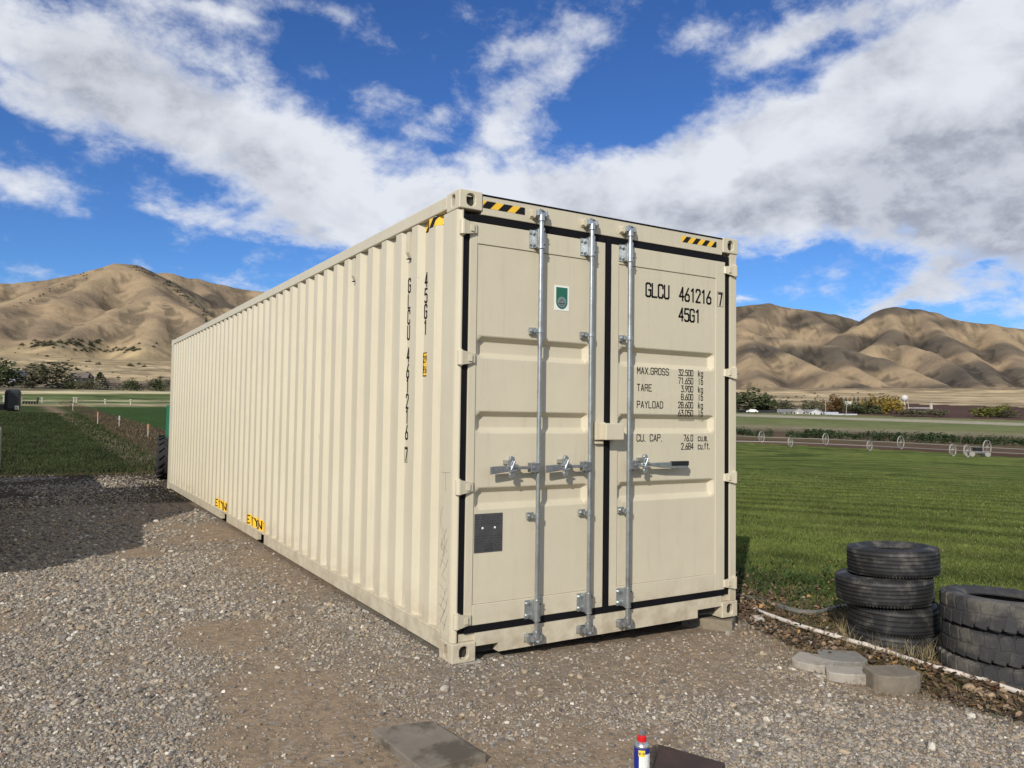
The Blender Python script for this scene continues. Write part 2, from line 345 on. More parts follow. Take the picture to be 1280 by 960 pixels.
# ---------------------------------------------------------------- ground sheet, split by what covers it
fa = np.radians(np.concatenate([np.arange(-14, 78, .17), np.arange(78, 346, 4.0)])); NA = len(fa)
rr = [0.05, .4]
while rr[-1] < 13000:
    r0 = rr[-1]; rr.append(r0*(1.045 if r0 < 2 else 1.022 if r0 < 1100 else 1.0095 if r0 < 5000 else 1.05) + (.04 if r0 < 2 else 0))
rr = np.array(rr); NR = len(rr)
AA, RRg = np.meshgrid(fa, rr); GX = CAM[0]+RRg*np.sin(AA); GY = CAM[1]+RRg*np.cos(AA)
GZ = terrain(GX.ravel().copy(), GY.ravel().copy()).reshape(GX.shape)
Q = np.stack([GX-CAM[0], GY-CAM[1], GZ-CAM[2]], -1); dep = Q@FW
PX = 640+FPX*(Q@RT)/np.where(dep > .01, dep, 1e9); PY = 480-FPX*(Q@UP)/np.where(dep > .01, dep, 1e9)
# where the field edges run, worked out once from the survey of the photograph
def sd_line(x, y, a, b):                       # signed side of a line through a,b
    return (x-a[0])*(b[1]-a[1])-(y-a[1])*(b[0]-a[0])
side_right = sd_line(GX, GY, (2.75, .35), (2.62, -2.2))      # unused sign helper
EDGE_PTS = np.array([[2.9, 20], [3.0, 8], [3.05, 2.0], [3.15, .9], [2.62, -.2], [2.45, -.9], [2.42, -1.4], [2.5, -2.0], [2.6, -3], [2.8, -6], [3, -30]])
def xedge(y): return np.interp(y, EDGE_PTS[::-1, 1], EDGE_PTS[::-1, 0])
AZd = np.degrees(AA); RGd = RRg
is_field = (GX > xedge(GY)+1.25+.9*(fbm(GX*1.3, GY*1.3, 3)-.5)) & (AZd > 20) & (GX > 3)
is_lit = (GX > xedge(GY)) & ~is_field & (GX > 2.2) & (RGd < 40)
left_lawn = (GY > 15.3+.5*(fbm(GX*.9, GY*.9, 3)-.5)) & (GX < 3.0)
EA = [az_of(px)*57.2958 for px in (880, 922, 1000, 1100, 1200, 1280, 1400)]
def rad_for(px, py):
    p = on_ground(px, py, 20, 900); return math.hypot(p[0]-CAM[0], p[1]-CAM[1])
FE = [rad_for(px, py) for px, py in ((880, 552), (922, 553.5), (1000, 557), (1100, 562), (1200, 567), (1280, 572), (1400, 580))]
r_edge = np.interp(AZd, EA, FE)
LE = [rad_for(px, 509) for px in (0, 100, 200)]
reg = np.full(GX.shape, 0)                     # 0 gravel 1 litter 2 crop field 3 lawn 4 valley 5 hills
reg[is_lit] = 1; reg[is_field] = 2; reg[left_lawn] = 3
reg[(RGd > r_edge) & (AZd > 20) & (RGd > 30)] = 4
reg[(RGd > np.mean(LE)) & (AZd <= 20)] = 4
reg[(RGd > 14) & (reg == 0)] = 3
reg[(RGd > 1250)] = 5
# base colours of the fields
def mixc(c, c2, w): return c*(1-w[..., None])+np.array(c2)*w[..., None]
n1 = fbm(GX*.8, GY*.8, 5); n2 = fbm(GX/3.3+9, GY/3.3, 4); n3 = fbm(GX/40, GY/40+3, 5); n4 = fbm(GX/160+7, GY/160, 5)
Cc = np.zeros(GX.shape+(3,))+np.array((.24, .212, .172))
soil = sst(.475, .57, n2*.65+n1*.35-.055*sst(-.9, -2.0, GX)*(GY < 9))
Cc = mixc(Cc, (.31, .235, .16), soil)
nearbox = np.maximum(np.exp(-((np.maximum(-GX, 0)/.8)**2))*sst(-1.8, -.4, GY)*(GX < 2.6), np.exp(-((GY+.75)/.8)**2)*np.exp(-((GX-1.4)/1.3)**2))
Cc = mixc(Cc, (.31, .23, .155), np.clip(nearbox*.8*(GY < 13), 0, 1)*sst(.35, .6, n1+.1))
Cc = np.where((reg == 1)[..., None], np.array((.085, .055, .035))*(0.6+.8*n1[..., None]), Cc)
# field of grass in mown rows
ux, uy = .515, -.857; acr = GX*uy-GY*ux
warp_ = acr+(fbm(GX/7, GY/7, 3)-.5)*1.3
row = .5+.5*np.sin(warp_*2*math.pi/1.7); row2 = .5+.5*np.sin(warp_*2*math.pi/5.3+1)
fg = np.array((.118, .148, .036))*(0.66+.75*fbm(GX*1.7+acr*.0, GY*1.7, 5)[..., None])
fg = mixc(fg, (.022, .042, .010), sst(.40, .85, .62*row+.25*row2+.6*(n1-.3))*.72)
fg = mixc(fg, (.16, .165, .055), sst(.52, .72, n2)*.45)
fg = mixc(fg, (.055, .055, .028), np.exp(-((GX-xedge(GY)-.9)/1.3)**2)*.6)
Cc = np.where((reg == 2)[..., None], fg, Cc)
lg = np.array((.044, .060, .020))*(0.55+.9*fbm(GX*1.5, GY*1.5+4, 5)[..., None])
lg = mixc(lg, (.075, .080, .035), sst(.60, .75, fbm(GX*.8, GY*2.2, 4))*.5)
path = np.exp(-((PX-(52+(PY-503)*1.68))/(6+(PY-500)*.34))**2)
lg = mixc(lg, (.20, .150, .098), np.clip(path*.95*(PY < 602), 0, 1))
dirt = np.clip(sst(17.0, 15.5, GY+1.2*(n1-.5)), 0, 1); lg = mixc(lg, (.075, .060, .042), dirt)
lg = mixc(lg, (.075, .058, .036), np.clip(((PX-(66+(PY-503)*1.80))/20), 0, 1)*sst(506, 516, PY)*.8)
rgt = (PX > 105+(PY-508)*3.2) & (PY < 540)
lg = np.where((rgt & (reg == 3))[..., None], np.array((.040, .075, .022))*(0.8+.4*n1[..., None]), lg)
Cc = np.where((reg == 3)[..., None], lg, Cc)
# valley strips, left then right
yy = PY+(n3-.5)*1.6+np.where(PY < 482, (fbm(AZd/1.2, RGd/220, 4)-.5)*16, 0)
def bands(tbl, y):
    ys = [t[0] for t in tbl]; return np.stack([np.interp(y, ys, [t[1][i] for t in tbl]) for i in range(3)], -1)
TAN = (.36, .285, .165); DT = (.27, .21, .125)
LT = [(440, (.42, .33, .19)), (447, (.40, .31, .18)), (450, (.22, .175, .115)), (452, (.42, .33, .19)), (457, (.44, .34, .2)), (459, (.25, .2, .13)), (462, (.43, .34, .2)), (465, (.24, .19, .12)), (467, (.40, .31, .18)), (473, (.42, .33, .20)), (476, (.22, .18, .12)), (480, (.17, .14, .10)), (487.5, (.15, .13, .08)), (489, (.42, .37, .22)), (491.5, (.42, .37, .22)), (492.5, (.11, .14, .05)), (496, (.10, .13, .05)), (499, (.095, .13, .045)), (500, (.30, .29, .16)), (501.5, (.30, .29, .16)), (502.5, (.10, .13, .06)), (504, (.10, .13, .06)), (505, (.28, .25, .14)), (507.5, (.26, .22, .13)), (509, (.04, .075, .022)), (540, (.04, .075, .022))]
sl = (PX-1000)*.032
yr_ = yy-sl*1.0
RTb = [(480, TAN), (494, (.40, .31, .19)), (497, (.28, .22, .14)), (500, (.40, .32, .2)), (502, (.23, .18, .12)), (505, (.42, .34, .21)), (508, (.16, .115, .08)), (511, (.085, .052, .042)), (515, (.085, .052, .042)), (517, (.16, .16, .07)), (519.5, (.16, .17, .08)), (520.2, (.34, .31, .23)), (522.6, (.34, .31, .23)), (523.5, (.13, .15, .06)), (529, (.15, .17, .07)), (532, (.16, .165, .075)), (535, (.21, .19, .12)), (538, (.16, .13, .085)), (541, (.095, .065, .045)), (545, (.10, .07, .045)), (549, (.14, .11, .06)), (552, (.10, .07, .045)), (555, (.12, .08, .055)), (560, (.085, .05, .035)), (580, (.085, .05, .035))]
vw = sst(10, 30, AZd); vc = bands(LT, yy)*(1-vw[..., None])+bands(RTb, yr_)*vw[..., None]
infr = (AZd > -8) & (AZd < 72)
stk = fbm(AZd*.55+3, np.log(RGd)*38, 5); vc = vc*(1+((stk-.5)*1.9*((PY < 512) & infr))[..., None])
vc = np.where(infr[..., None], vc, np.array((.2, .18, .09)))*(0.82+.36*fbm(GX/6, GY/6, 4)[..., None])
vc = np.where((infr & (yr_ < 517) & (RGd < 1250) & (AZd > 20) & (PX > 1115))[..., None] & (yr_ > 500)[..., None], np.array((.085, .052, .042))*(.8+.4*n3[..., None]), vc)
Cc = np.where((reg == 4)[..., None], vc, Cc)
# hills: dry grass, darker brush in the gullies and on a few slopes
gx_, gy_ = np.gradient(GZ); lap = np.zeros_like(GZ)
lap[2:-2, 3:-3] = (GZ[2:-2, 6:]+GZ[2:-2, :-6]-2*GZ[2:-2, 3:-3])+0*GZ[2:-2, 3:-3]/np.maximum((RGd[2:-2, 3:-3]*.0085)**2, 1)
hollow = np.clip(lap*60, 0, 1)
hc = np.array((.325, .245, .152))*(.80+.40*fbm(GX/60, GY/60, 6)[..., None])
hc = mixc(hc, (.185, .140, .10), sst(.44, .60, n4*.5+fbm(GX/90, GY/90, 5)*.5)*.75)
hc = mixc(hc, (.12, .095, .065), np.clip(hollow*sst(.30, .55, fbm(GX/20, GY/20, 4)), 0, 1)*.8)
hc = mixc(hc, (.40, .29, .175), sst(.55, .7, fbm(GX/110+3, GY/110, 4))*.5)
brush = np.exp(-((PX-(236+(PY-372)*1.55))/9)**2)*(PY > 352)*(PY < 405)*sst(.42, .52, fbm(GX/14, GY/14, 3))
hc = mixc(hc, (.075, .075, .05), np.clip(brush*.85*infr*(RGd < 3300), 0, 1))
brush2 = np.exp(-((PY-432)/6)**2)*sst(30, 60, PX)*(PX < 135)*sst(.46, .55, fbm(GX/16, GY/16, 3))
hc = mixc(hc, (.085, .088, .055), np.clip(brush2*.8*infr, 0, 1))
low = sst(424, 440, PY)*(AZd < 20); hc = mixc(hc, (.43, .335, .19), np.clip(low*(.8+1.2*(n3-.5)), 0, 1))
strp = sst(.52, .60, fbm(GX/60, RGd/14+GX/300, 4)); hc = mixc(hc, (.19, .155, .10), np.clip(low*strp*.7, 0, 1)); rlow = sst(480, 494, PY)*(AZd > 20); hc = hc*(1+((fbm(AZd*.55+3, np.log(RGd)*38, 5)-.5)*1.6*rlow)[..., None])
Cc = np.where((reg == 5)[..., None], hc, Cc)

ridx = reg[:-1, :].copy()
names = {0: 'gravel_yard', 1: 'leafy_verge', 2: 'grass_field', 3: 'lawn', 4: 'valley_floor', 5: 'hills'}
def colmat(name, rough, var, vs, bump, bs, extra=None): return mat(name, None, rough, var=var, vscale=vs, bump=bump, bscale=bs, attr=('Col', 'GEOMETRY'), spec=.03, extra=extra)
def gravtex(t, P, c):
    vo = t.new('ShaderNodeTexVoronoi'); vo.inputs['Scale'].default_value = 46; t.l.new(P, vo.inputs['Vector'])
    bwn = t.new('ShaderNodeRGBToBW'); t.l.new(vo.outputs['Color'], bwn.inputs[0])
    c = t.mix(t.ramp(bwn.outputs[0], .3, .85, 0, .50), c, (.10, .085, .07, 1))
    return t.mix(t.ramp(bwn.outputs[0], .72, .92, 0, .5), c, (.42, .39, .34, 1))
def hilltex(t, P, c):
    n = t.noise(P, .045, 10, .68); c = t.mix(t.ramp(n, .50, .72, 0, .35), c, (.16, .125, .085, 1))
    n = t.noise(P, .09, 6, .7); c = t.mix(t.ramp(n, .64, .72, 0, .55), c, (.07, .065, .042, 1)); n = t.noise(P, .035, 12, .8, 1.2); return t.mix(t.ramp(n, .45, .55, 0, .14), c, (.40, .32, .2, 1))
GM = {0: colmat('gravel_ground', .95, .25, 9, .012, 60, gravtex), 1: colmat('leafy_soil', .95, .4, 12, .02, 30), 2: colmat('field_grass', .95, .35, 5, .04, 14),
      3: colmat('lawn_grass', .95, .35, 4, .05, 12), 4: colmat('valley_soil', .95, .25, .8, .15, 1.5), 5: colmat('dry_hillside', .97, .15, .02, 6.0, .035, hilltex)}
vid = np.arange(NR*NA).reshape(NR, NA); nxt = np.roll(np.arange(NA), -1)
quads = np.stack([vid[:-1, :], vid[:-1][:, nxt], vid[1:][:, nxt], vid[1:, :]], -1)      # (NR-1, NA, 4)
allv = np.stack([GX, GY, GZ], -1).reshape(-1, 3); allc = np.clip(Cc, 0, 1).reshape(-1, 3)
def np_mesh(name, V, F, m, cols=None, smooth=False, attr='Col'):
    me = bpy.data.meshes.new(name); k = F.shape[1]
    me.vertices.add(len(V)); me.vertices.foreach_set('co', np.ascontiguousarray(V, dtype=np.float32).ravel())
    me.loops.add(F.size); me.loops.foreach_set('vertex_index', np.ascontiguousarray(F, dtype=np.int32).ravel())
    me.polygons.add(len(F)); me.polygons.foreach_set('loop_start', np.arange(0, F.size, k, dtype=np.int32))
    if smooth: me.polygons.foreach_set('use_smooth', np.ones(len(F), bool))
    me.update(calc_edges=True); me.materials.append(m)
    if cols is not None:
        a = me.attributes.new(attr, 'FLOAT_COLOR', 'POINT'); a.data.foreach_set('color', np.concatenate([cols, np.ones((len(cols), 1))], 1).astype(np.float32).ravel())
    o = bpy.data.objects.new(name, me); COL.objects.link(o); return o
for k, nm in names.items():
    f = quads[ridx == k]
    if not len(f): continue
    used, invx = np.unique(f, return_inverse=True)
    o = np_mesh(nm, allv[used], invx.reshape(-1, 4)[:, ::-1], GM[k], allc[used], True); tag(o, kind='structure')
# ---------------------------------------------------------------- lettering drawn with strokes
GL = {'0': '1,0 4,0 5,1 5,9 4,10 1,10 0,9 0,1 1,0', 'G': '5,8 5,9 4,10 1,10 0,9 0,1 1,0 4,0 5,1 5,5 3,5', 'L': '0,10 0,0 5,0', 'C': '5,7.5 5,9 4,10 1,10 0,9 0,1 1,0 4,0 5,1 5,2.5',
 'U': '0,10 0,1 1,0 4,0 5,1 5,10', '4': '3.8,0 3.8,10 0,3 5,3', '6': '4,10 1,5.2 0,3.5 0,1 1,0 4,0 5,1 5,4 4,5 1,5', '1': '1,8.4 3,10 3,0', '2': '0,8 0,9 1,10 4,10 5,9 5,7 0,0 5,0',
 '7': '0,10 5,10 2,0', '5': '5,10 .4,10 0,6 4,6 5,5 5,1 4,0 1,0 0,1', 'M': '0,0 0,10 2.5,4 5,10 5,0', 'A': '0,0 2.5,10 5,0|1,3 4,3', 'X': '0,0 5,10|0,10 5,0', '.': '.2,0 .9,0', 'R': '0,0 0,10 4,10 5,9 5,6 4,5 0,5|3,5 5,0',
 'O': '1,0 4,0 5,1 5,9 4,10 1,10 0,9 0,1 1,0', 'S': '5,8.5 5,9 4,10 1,10 0,9 0,6 1,5.2 4,4.8 5,4 5,1 4,0 1,0 0,1 0,1.5', '3': '0,10 5,10 2,6 4,6 5,5 5,1 4,0 1,0 0,1', '9': '1,0 4,4.8 5,7 5,9 4,10 1,10 0,9 0,6 1,5 4,5',
 '8': '1,5 0,4 0,1 1,0 4,0 5,1 5,4 4,5 1,5 0,6 0,9 1,10 4,10 5,9 5,6 4,5', 'T': '0,10 5,10|2.5,10 2.5,0', 'E': '5,10 0,10 0,0 5,0|0,5 4,5', 'P': '0,0 0,10 4,10 5,9 5,6 4,5 0,5', 'Y': '0,10 2.5,5 5,10|2.5,5 2.5,0',
 'D': '0,0 0,10 3.5,10 5,8.5 5,1.5 3.5,0 0,0', 'N': '0,0 0,10 5,0 5,10', 'W': '0,10 1.2,0 2.5,6 3.8,0 5,10', 'F': '5,10 0,10 0,0|0,5 4,5', 'I': '2.5,0 2.5,10', 'K': '0,0 0,10|5,10 0,4|1.6,6 5,0', 'H': '0,0 0,10|5,0 5,10|0,5 5,5', 'B': '0,0 0,10 4,10 5,9 5,6 4,5 0,5|4,5 5,4 5,1 4,0 0,0',
 'k': '0,0 0,10|4,7 0,3|1.5,4.4 4,0', 'g': '4,7 1,7 0,6 0,1 1,0 4,0|4,7 4,-2 3,-3 0,-3', 'l': '2,10 2,0', 'b': '0,10 0,0 3,0 4,1 4,6 3,7 0,7', 'c': '4,6 3,7 1,7 0,6 0,1 1,0 3,0 4,1', 'u': '0,7 0,1 1,0 4,0|4,7 4,0',
 'm': '0,0 0,7 2.2,7 2.5,6 2.5,0|2.5,6 3,7 4.5,7 5,6 5,0', 'f': '4,10 2,10 1.5,9 1.5,0|0,7 3.5,7', 't': '1.5,10 1.5,1 2.5,0 3.5,0|0,7 3.5,7', '-': '.5,5 4.5,5', "'": '1,10 1,7', ' ': ''}
def ribbon(mb, poly, w, fmap, sub=None, k=0):
    for i in range(len(poly)-1):
        a = np.array(poly[i], float); b = np.array(poly[i+1], float); d = b-a; L = np.linalg.norm(d)
        if L < 1e-6: continue
        d /= L; n = np.array([-d[1], d[0]])*w/2; e = d*w*.42
        a2, b2 = a-e, b+e; m = 1 if not sub else max(1, int(math.ceil(np.linalg.norm(b2-a2)/sub)))
        for j in range(m):
            p, q = a2+(b2-a2)*j/m, a2+(b2-a2)*(j+1)/m
            mb.add([fmap(*(p-n)), fmap(*(q-n)), fmap(*(q+n)), fmap(*(p+n))], [(0, 1, 2, 3)], k)
def text_strokes(mb, s, u, v, h, w, adv, sw, fmap, sub=None, k=0):
    for ch in s:
        g = GL.get(ch, '')
        for st in g.split('|'):
            if not st: continue
            pl = [tuple(float(q) for q in p.split(',')) for p in st.split()]
            ribbon(mb, [(u+p[0]/5*w, v+p[1]/10*h) for p in pl], sw, fmap, sub, k)
        u += adv*(.5 if ch in ".'" else 1)
    return u

# ---------------------------------------------------------------- the shipping container
CW, CLn, CH = 2.438, 12.192, 2.896
box = thing('shipping_container', 'long cream high-cube shipping container with closed double doors standing on the gravel', 'shipping container')
def casting(cx, cy, cz):
    X, Y, Z = .162, .178, .118                  # a hollow block with an oval hole in every outward face
    sx = 1 if cx < 1 else -1; sy = 1 if cy < 6 else -1; sz = 1 if cz < 1 else -1
    mb = MB(); t = .028
    def face(w, h, ow, oh, f, fin):
        n = 20; r = min(ow, oh)/2; pts = []
        for t_ in np.linspace(0, 2*math.pi, n, endpoint=False)+math.pi/n:
            px, py = r*math.cos(t_), r*math.sin(t_)
            if ow > oh: px += (ow/2-r)*(1 if math.cos(t_) > 0 else -1)
            else: py += (oh/2-r)*(1 if math.sin(t_) > 0 else -1)
            pts.append((w/2+px, h/2+py))
        cor = [(w, h), (0, h), (0, 0), (w, 0)]; vs = [f(*p) for p in pts]+[fin(*p) for p in pts]+[f(*p) for p in cor]; fs = []
        for i in range(n):
            j = (i+1) % n; q = i*4//n; q2 = (i+1)*4//n % 4
            fs.append((i, j, 2*n+q)); fs.append((i, n+i, n+j, j))
            if q != q2: fs.append((j, 2*n+q2, 2*n+q))
        mb.add(vs, fs)
    face(X, Z, .062, .080, lambda a, b: (a, 0, b), lambda a, b: (a, t, b))
    face(Y, Z, .080, .062, lambda a, b: (0, a, b), lambda a, b: (t, a, b)) if False else face(Y, Z, .050, .082, lambda a, b: (0, a, b), lambda a, b: (t, a, b))
    face(X, Y, .064, .124, lambda a, b: (a, b, 0), lambda a, b: (a, b, t))
    mb.add([(0, 0, Z), (X, 0, Z), (X, Y, Z), (0, Y, Z), (X, 0, 0), (X, Y, 0), (0, Y, 0)], [(0, 1, 2, 3), (1, 4, 5, 2), (3, 2, 5, 6)])
    mb.v = [(cx+sx*p[0], cy+sy*p[1], cz+sz*p[2]) for p in mb.v]
    bm_ = mb
    o = bm_.build('corner_casting', [PAINT], box)
    bm = bmesh.new(); bm.from_mesh(o.data); bmesh.ops.remove_doubles(bm, verts=bm.verts, dist=1e-4); bmesh.ops.recalc_face_normals(bm, faces=bm.faces); bm.to_mesh(o.data); bm.free()
    b = o.modifiers.new('bevel', 'BEVEL'); b.width = .006; b.segments = 3; b.limit_method = 'ANGLE'; b.angle_limit = R(60)
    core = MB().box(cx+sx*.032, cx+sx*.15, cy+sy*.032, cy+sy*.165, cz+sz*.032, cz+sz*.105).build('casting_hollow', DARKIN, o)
for cx in (0, CW):
    for cy in (0, CLn):
        for cz in (0, CH): casting(cx, cy, cz)
# corrugated long sides
def corr(y):                                    # depth of the corrugation behind the outer face
    k = (y-.30) % .28
    if k < .05: return .036*(1-k/.05)
    if k < .15: return 0.0
    if k < .20: return .036*(k-.15)/.05
    return .036
ys = [.21]
y = .30
while y < 11.9:
    for q in (0, .05, .15, .20):
        if .215 < y+q < 11.98: ys.append(y+q)
    y += .28
ys.append(11.98)
def side(xo, sg):
    vs = []; fs = []
    for yv in ys:
        x = xo+sg*(.008+corr(yv))
        vs += [(x, yv, .150), (x, yv, 2.80)]
    n = len(ys)
    for i in range(n-1): fs.append((2*i, 2*i+2, 2*i+3, 2*i+1))
    o = MB().add(vs, fs).build('side_wall', PAINT, box, bevel=.005); return o
left_wall = side(0, 1); left_wall['label'] = 'corrugated side wall with the stencilled number down it'
side(CW, -1)
for xo, sg in ((0, 1), (CW, -1)):
    a, b = sorted((xo, xo+sg*.062)); MB().box(a, b, .18, 12.01, 2.802, 2.886).build('top_rail', PAINT, box, bevel=.006)
    mb = MB(); a, b = sorted((xo+sg*.004, xo+sg*.056))
    cuts = [.18, 4.60, 4.92, 6.60, 6.96, 12.01]
    for i in range(0, 6, 2): mb.box(a, b, cuts[i], cuts[i+1], .048, .146)
    o = mb.build('bottom_rail', PAINT, box, bevel=.004)
    a, b = sorted((xo, xo+sg*.062)); MB().box(a, b, .18, 12.01, .147, .163).build('rail_flange', PAINT, box, bevel=.003)
    for p0, p1 in ((4.60, 4.92), (6.60, 6.96)):
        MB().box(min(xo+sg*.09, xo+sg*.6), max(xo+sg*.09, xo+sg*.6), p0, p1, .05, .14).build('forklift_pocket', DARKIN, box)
# corner posts
def post(pts, nm='corner_post'): return MB().prism(pts, .119, CH-.119).build(nm, PAINT, box, bevel=.003)
lp = post([(.003, .225), (.003, .050), (.006, .036), (.016, .020), (.030, .012), (.040, .014), (.040, .060), (.062, .060), (.062, .225)]); lp['label'] = 'front post with pencil scribbles and a rounded front edge'
post([(CW-.003, .225), (CW-.003, .020), (CW-.010, .008), (CW-.078, .008), (CW-.078, .060), (CW-.10, .060), (CW-.10, .225)])
post([(.003, 11.97), (.003, 12.19), (.12, 12.19), (.12, 11.97)]); post([(CW-.003, 11.97), (CW-.003, 12.19), (CW-.12, 12.19), (CW-.12, 11.97)])
# roof, floor, end wall
vs = []; fs = []; n = 0
for i, yv in enumerate(np.arange(.2, 12.0, .1045)):
    z = CH-.012-(.02 if (i//2) % 2 else 0); vs += [(.06, yv, z), (CW-.06, yv, z)]
fs = [(2*i, 2*i+1, 2*i+3, 2*i+2) for i in range(len(vs)//2-1)]
MB().add(vs, fs).build('roof_panel', PAINT, box)
MB().box(.07, CW-.07, .1, 12.1, .12, .148).build('floor_deck', DARKIN, box)
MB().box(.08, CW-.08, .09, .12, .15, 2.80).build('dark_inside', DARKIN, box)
mb = MB(); ex = []
for i in range(10):
    b0 = .12+i*.22; ex += [(b0, 12.16), (b0+.08, 12.16), (b0+.11, 12.12), (b0+.19, 12.12)]
ex.append((CW-.12, 12.16)); vs = []
for (a, b) in ex: vs += [(a, b, .15), (a, b, 2.8)]
mb.add(vs, [(2*i, 2*i+2, 2*i+3, 2*i+1) for i in range(len(ex)-1)]).build('end_wall', PAINT, box)
for z0, z1 in ((.03, .155), (2.79, 2.886)): MB().box(.165, CW-.165, 12.10, 12.18, z0, z1).build('end_rail', PAINT, box)
for i in range(36): 
    yv = .5+i*.325
    if 4.5 < yv < 5.0 or 6.5 < yv < 7.05: continue
    MB().box(.06, CW-.06, yv, yv+.045, .03, .118).build('cross_member', DARKIN, box)
# header and sill
MB().box(.1625, CW-.1625, .010, .10, 2.757, 2.878).build('door_header', PAINT, box, bevel=.004)
MB().box(.1635, CW-.1635, .004, .14, 2.8785, 2.887).build('header_slot_shade', RUB, box, bevel=.002)  # black strip coloured in for the shaded slot between header and roof
mb = MB(); mb.box(.1625, .327, .008, .075, .087, .166); mb.box(.3275, 2.0295, .008, .075, .032, .166); mb.box(2.030, CW-.1625, .008, .075, .091, .166)
mb.build('door_sill', PAINT, box)
MB().box(.055, CW-.055, .03, .09, .120, .180).build('sill_step', PAINT, box)
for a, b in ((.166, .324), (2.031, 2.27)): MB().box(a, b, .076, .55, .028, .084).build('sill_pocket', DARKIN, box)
# doors
def door(x0, x1, px0, px1, lab):
    d = MB()
    d.box(x0, px0, .014, .055, .212, 2.706); d.box(px1, x1, .014, .055, .212, 2.706)
    d.box(px0+.0005, px1-.0005, .0145, .055, 2.573, 2.706); d.box(px0+.0005, px1-.0005, .0145, .055, .212, .336)
    fr_ = d.build('door', PAINT, box, bevel=.003); fr_['label'] = lab
    # pressed panel with three recessed bands
    e = .034; xs = [px0+.002, px0+.008, px0+.008+e, px1-.008-e, px1-.008, px1-.002]; zs = [.338]
    for zt, zb in ((1.050, .917), (1.525, 1.392), (1.996, 1.860)): zs += []
    bandz = [(.917, 1.050), (1.392, 1.525), (1.860, 1.996)]
    for zb, zt in bandz: zs += [zb, zb+.030, zt-.030, zt]
    zs.append(2.571)
    def dep_(x, z):
        best = 0
        for zb, zt in bandz:
            fz = min((z-zb)/.030, (zt-z)/.030, 1); fx = min((x-px0-.008)/e, (px1-.008-x)/e, 1)
            best = max(best, min(fz, fx))
        return .040*max(best, 0)
    vs = [(x, .0215+dep_(x, z), z) for z in zs for x in xs]; n = len(xs)
    fs = [(j*n+i, j*n+i+1, (j+1)*n+i+1, (j+1)*n+i) for j in range(len(zs)-1) for i in range(n-1)]
    MB().add(vs, fs).build('pressed_panel', PAINT, fr_, bevel=.009)
    return fr_
dl = door(.086, 1.147, .140, 1.030, 'wider-looking door with two lock rods and the green sticker')
dr = door(1.200, 2.312, 1.268, 2.214, 'door with one lock rod and the stencilled figures')
g = MB(); g.box(.0405, .085, .022, .06, .170, 2.752); g.box(1.148, 1.199, .020, .05, .2135, 2.7055); g.box(2.313, 2.359, .018, .06, .170, 2.752)
g.box(.086, 2.312, .016, .06, 2.708, 2.7535); g.box(.086, 2.312, .014, .06, .167, .2105)
g.box(1.154, 1.193, .006, .021, .1725, 2.735); g.build('door_seal', RUB, box, bevel=.003)
# hinges
def hinge(z, s):
    mb = MB(); xk = .026 if s > 0 else CW-.030
    mb.tube([(xk+s*.004, .004, z-.044), (xk+s*.004, .004, z+.044)], .022, 14)
    mb.tube([(xk+s*.004, .004, z-.052), (xk+s*.004, .004, z+.052)], .010, 8)
    x1 = xk+s*.030; x2 = xk+s*.100; x3 = xk+s*.112
    pl = [(xk, -.018), (x1, -.012), (x2, .000), (x3, .0125), (x3, .0135), (xk, .0135)]
    a = [(p[0], p[1], z-.040*(1 if i in (0, 1, 5) else .66)) for i, p in enumerate(pl)]; b = [(p[0], p[1], z+.040*(1 if i in (0, 1, 5) else .66)) for i, p in enumerate(pl)]
    n = len(pl); mb.add(a+b, [tuple(range(n))[::-1], tuple(range(n, 2*n))]+[(i, (i+1) % n, n+(i+1) % n, n+i) for i in range(n)])
    mb.box(min(xk+s*.05, xk+s*.075), max(xk+s*.05, xk+s*.075), -.014, .001, z-.02, z+.02)
    mb.build('hinge', PAINT, box, bevel=.002)
for z in (2.660, 1.852, 1.060, .252): hinge(z, 1)
for z in (2.645, 1.853, 1.054, .255): hinge(z, -1)
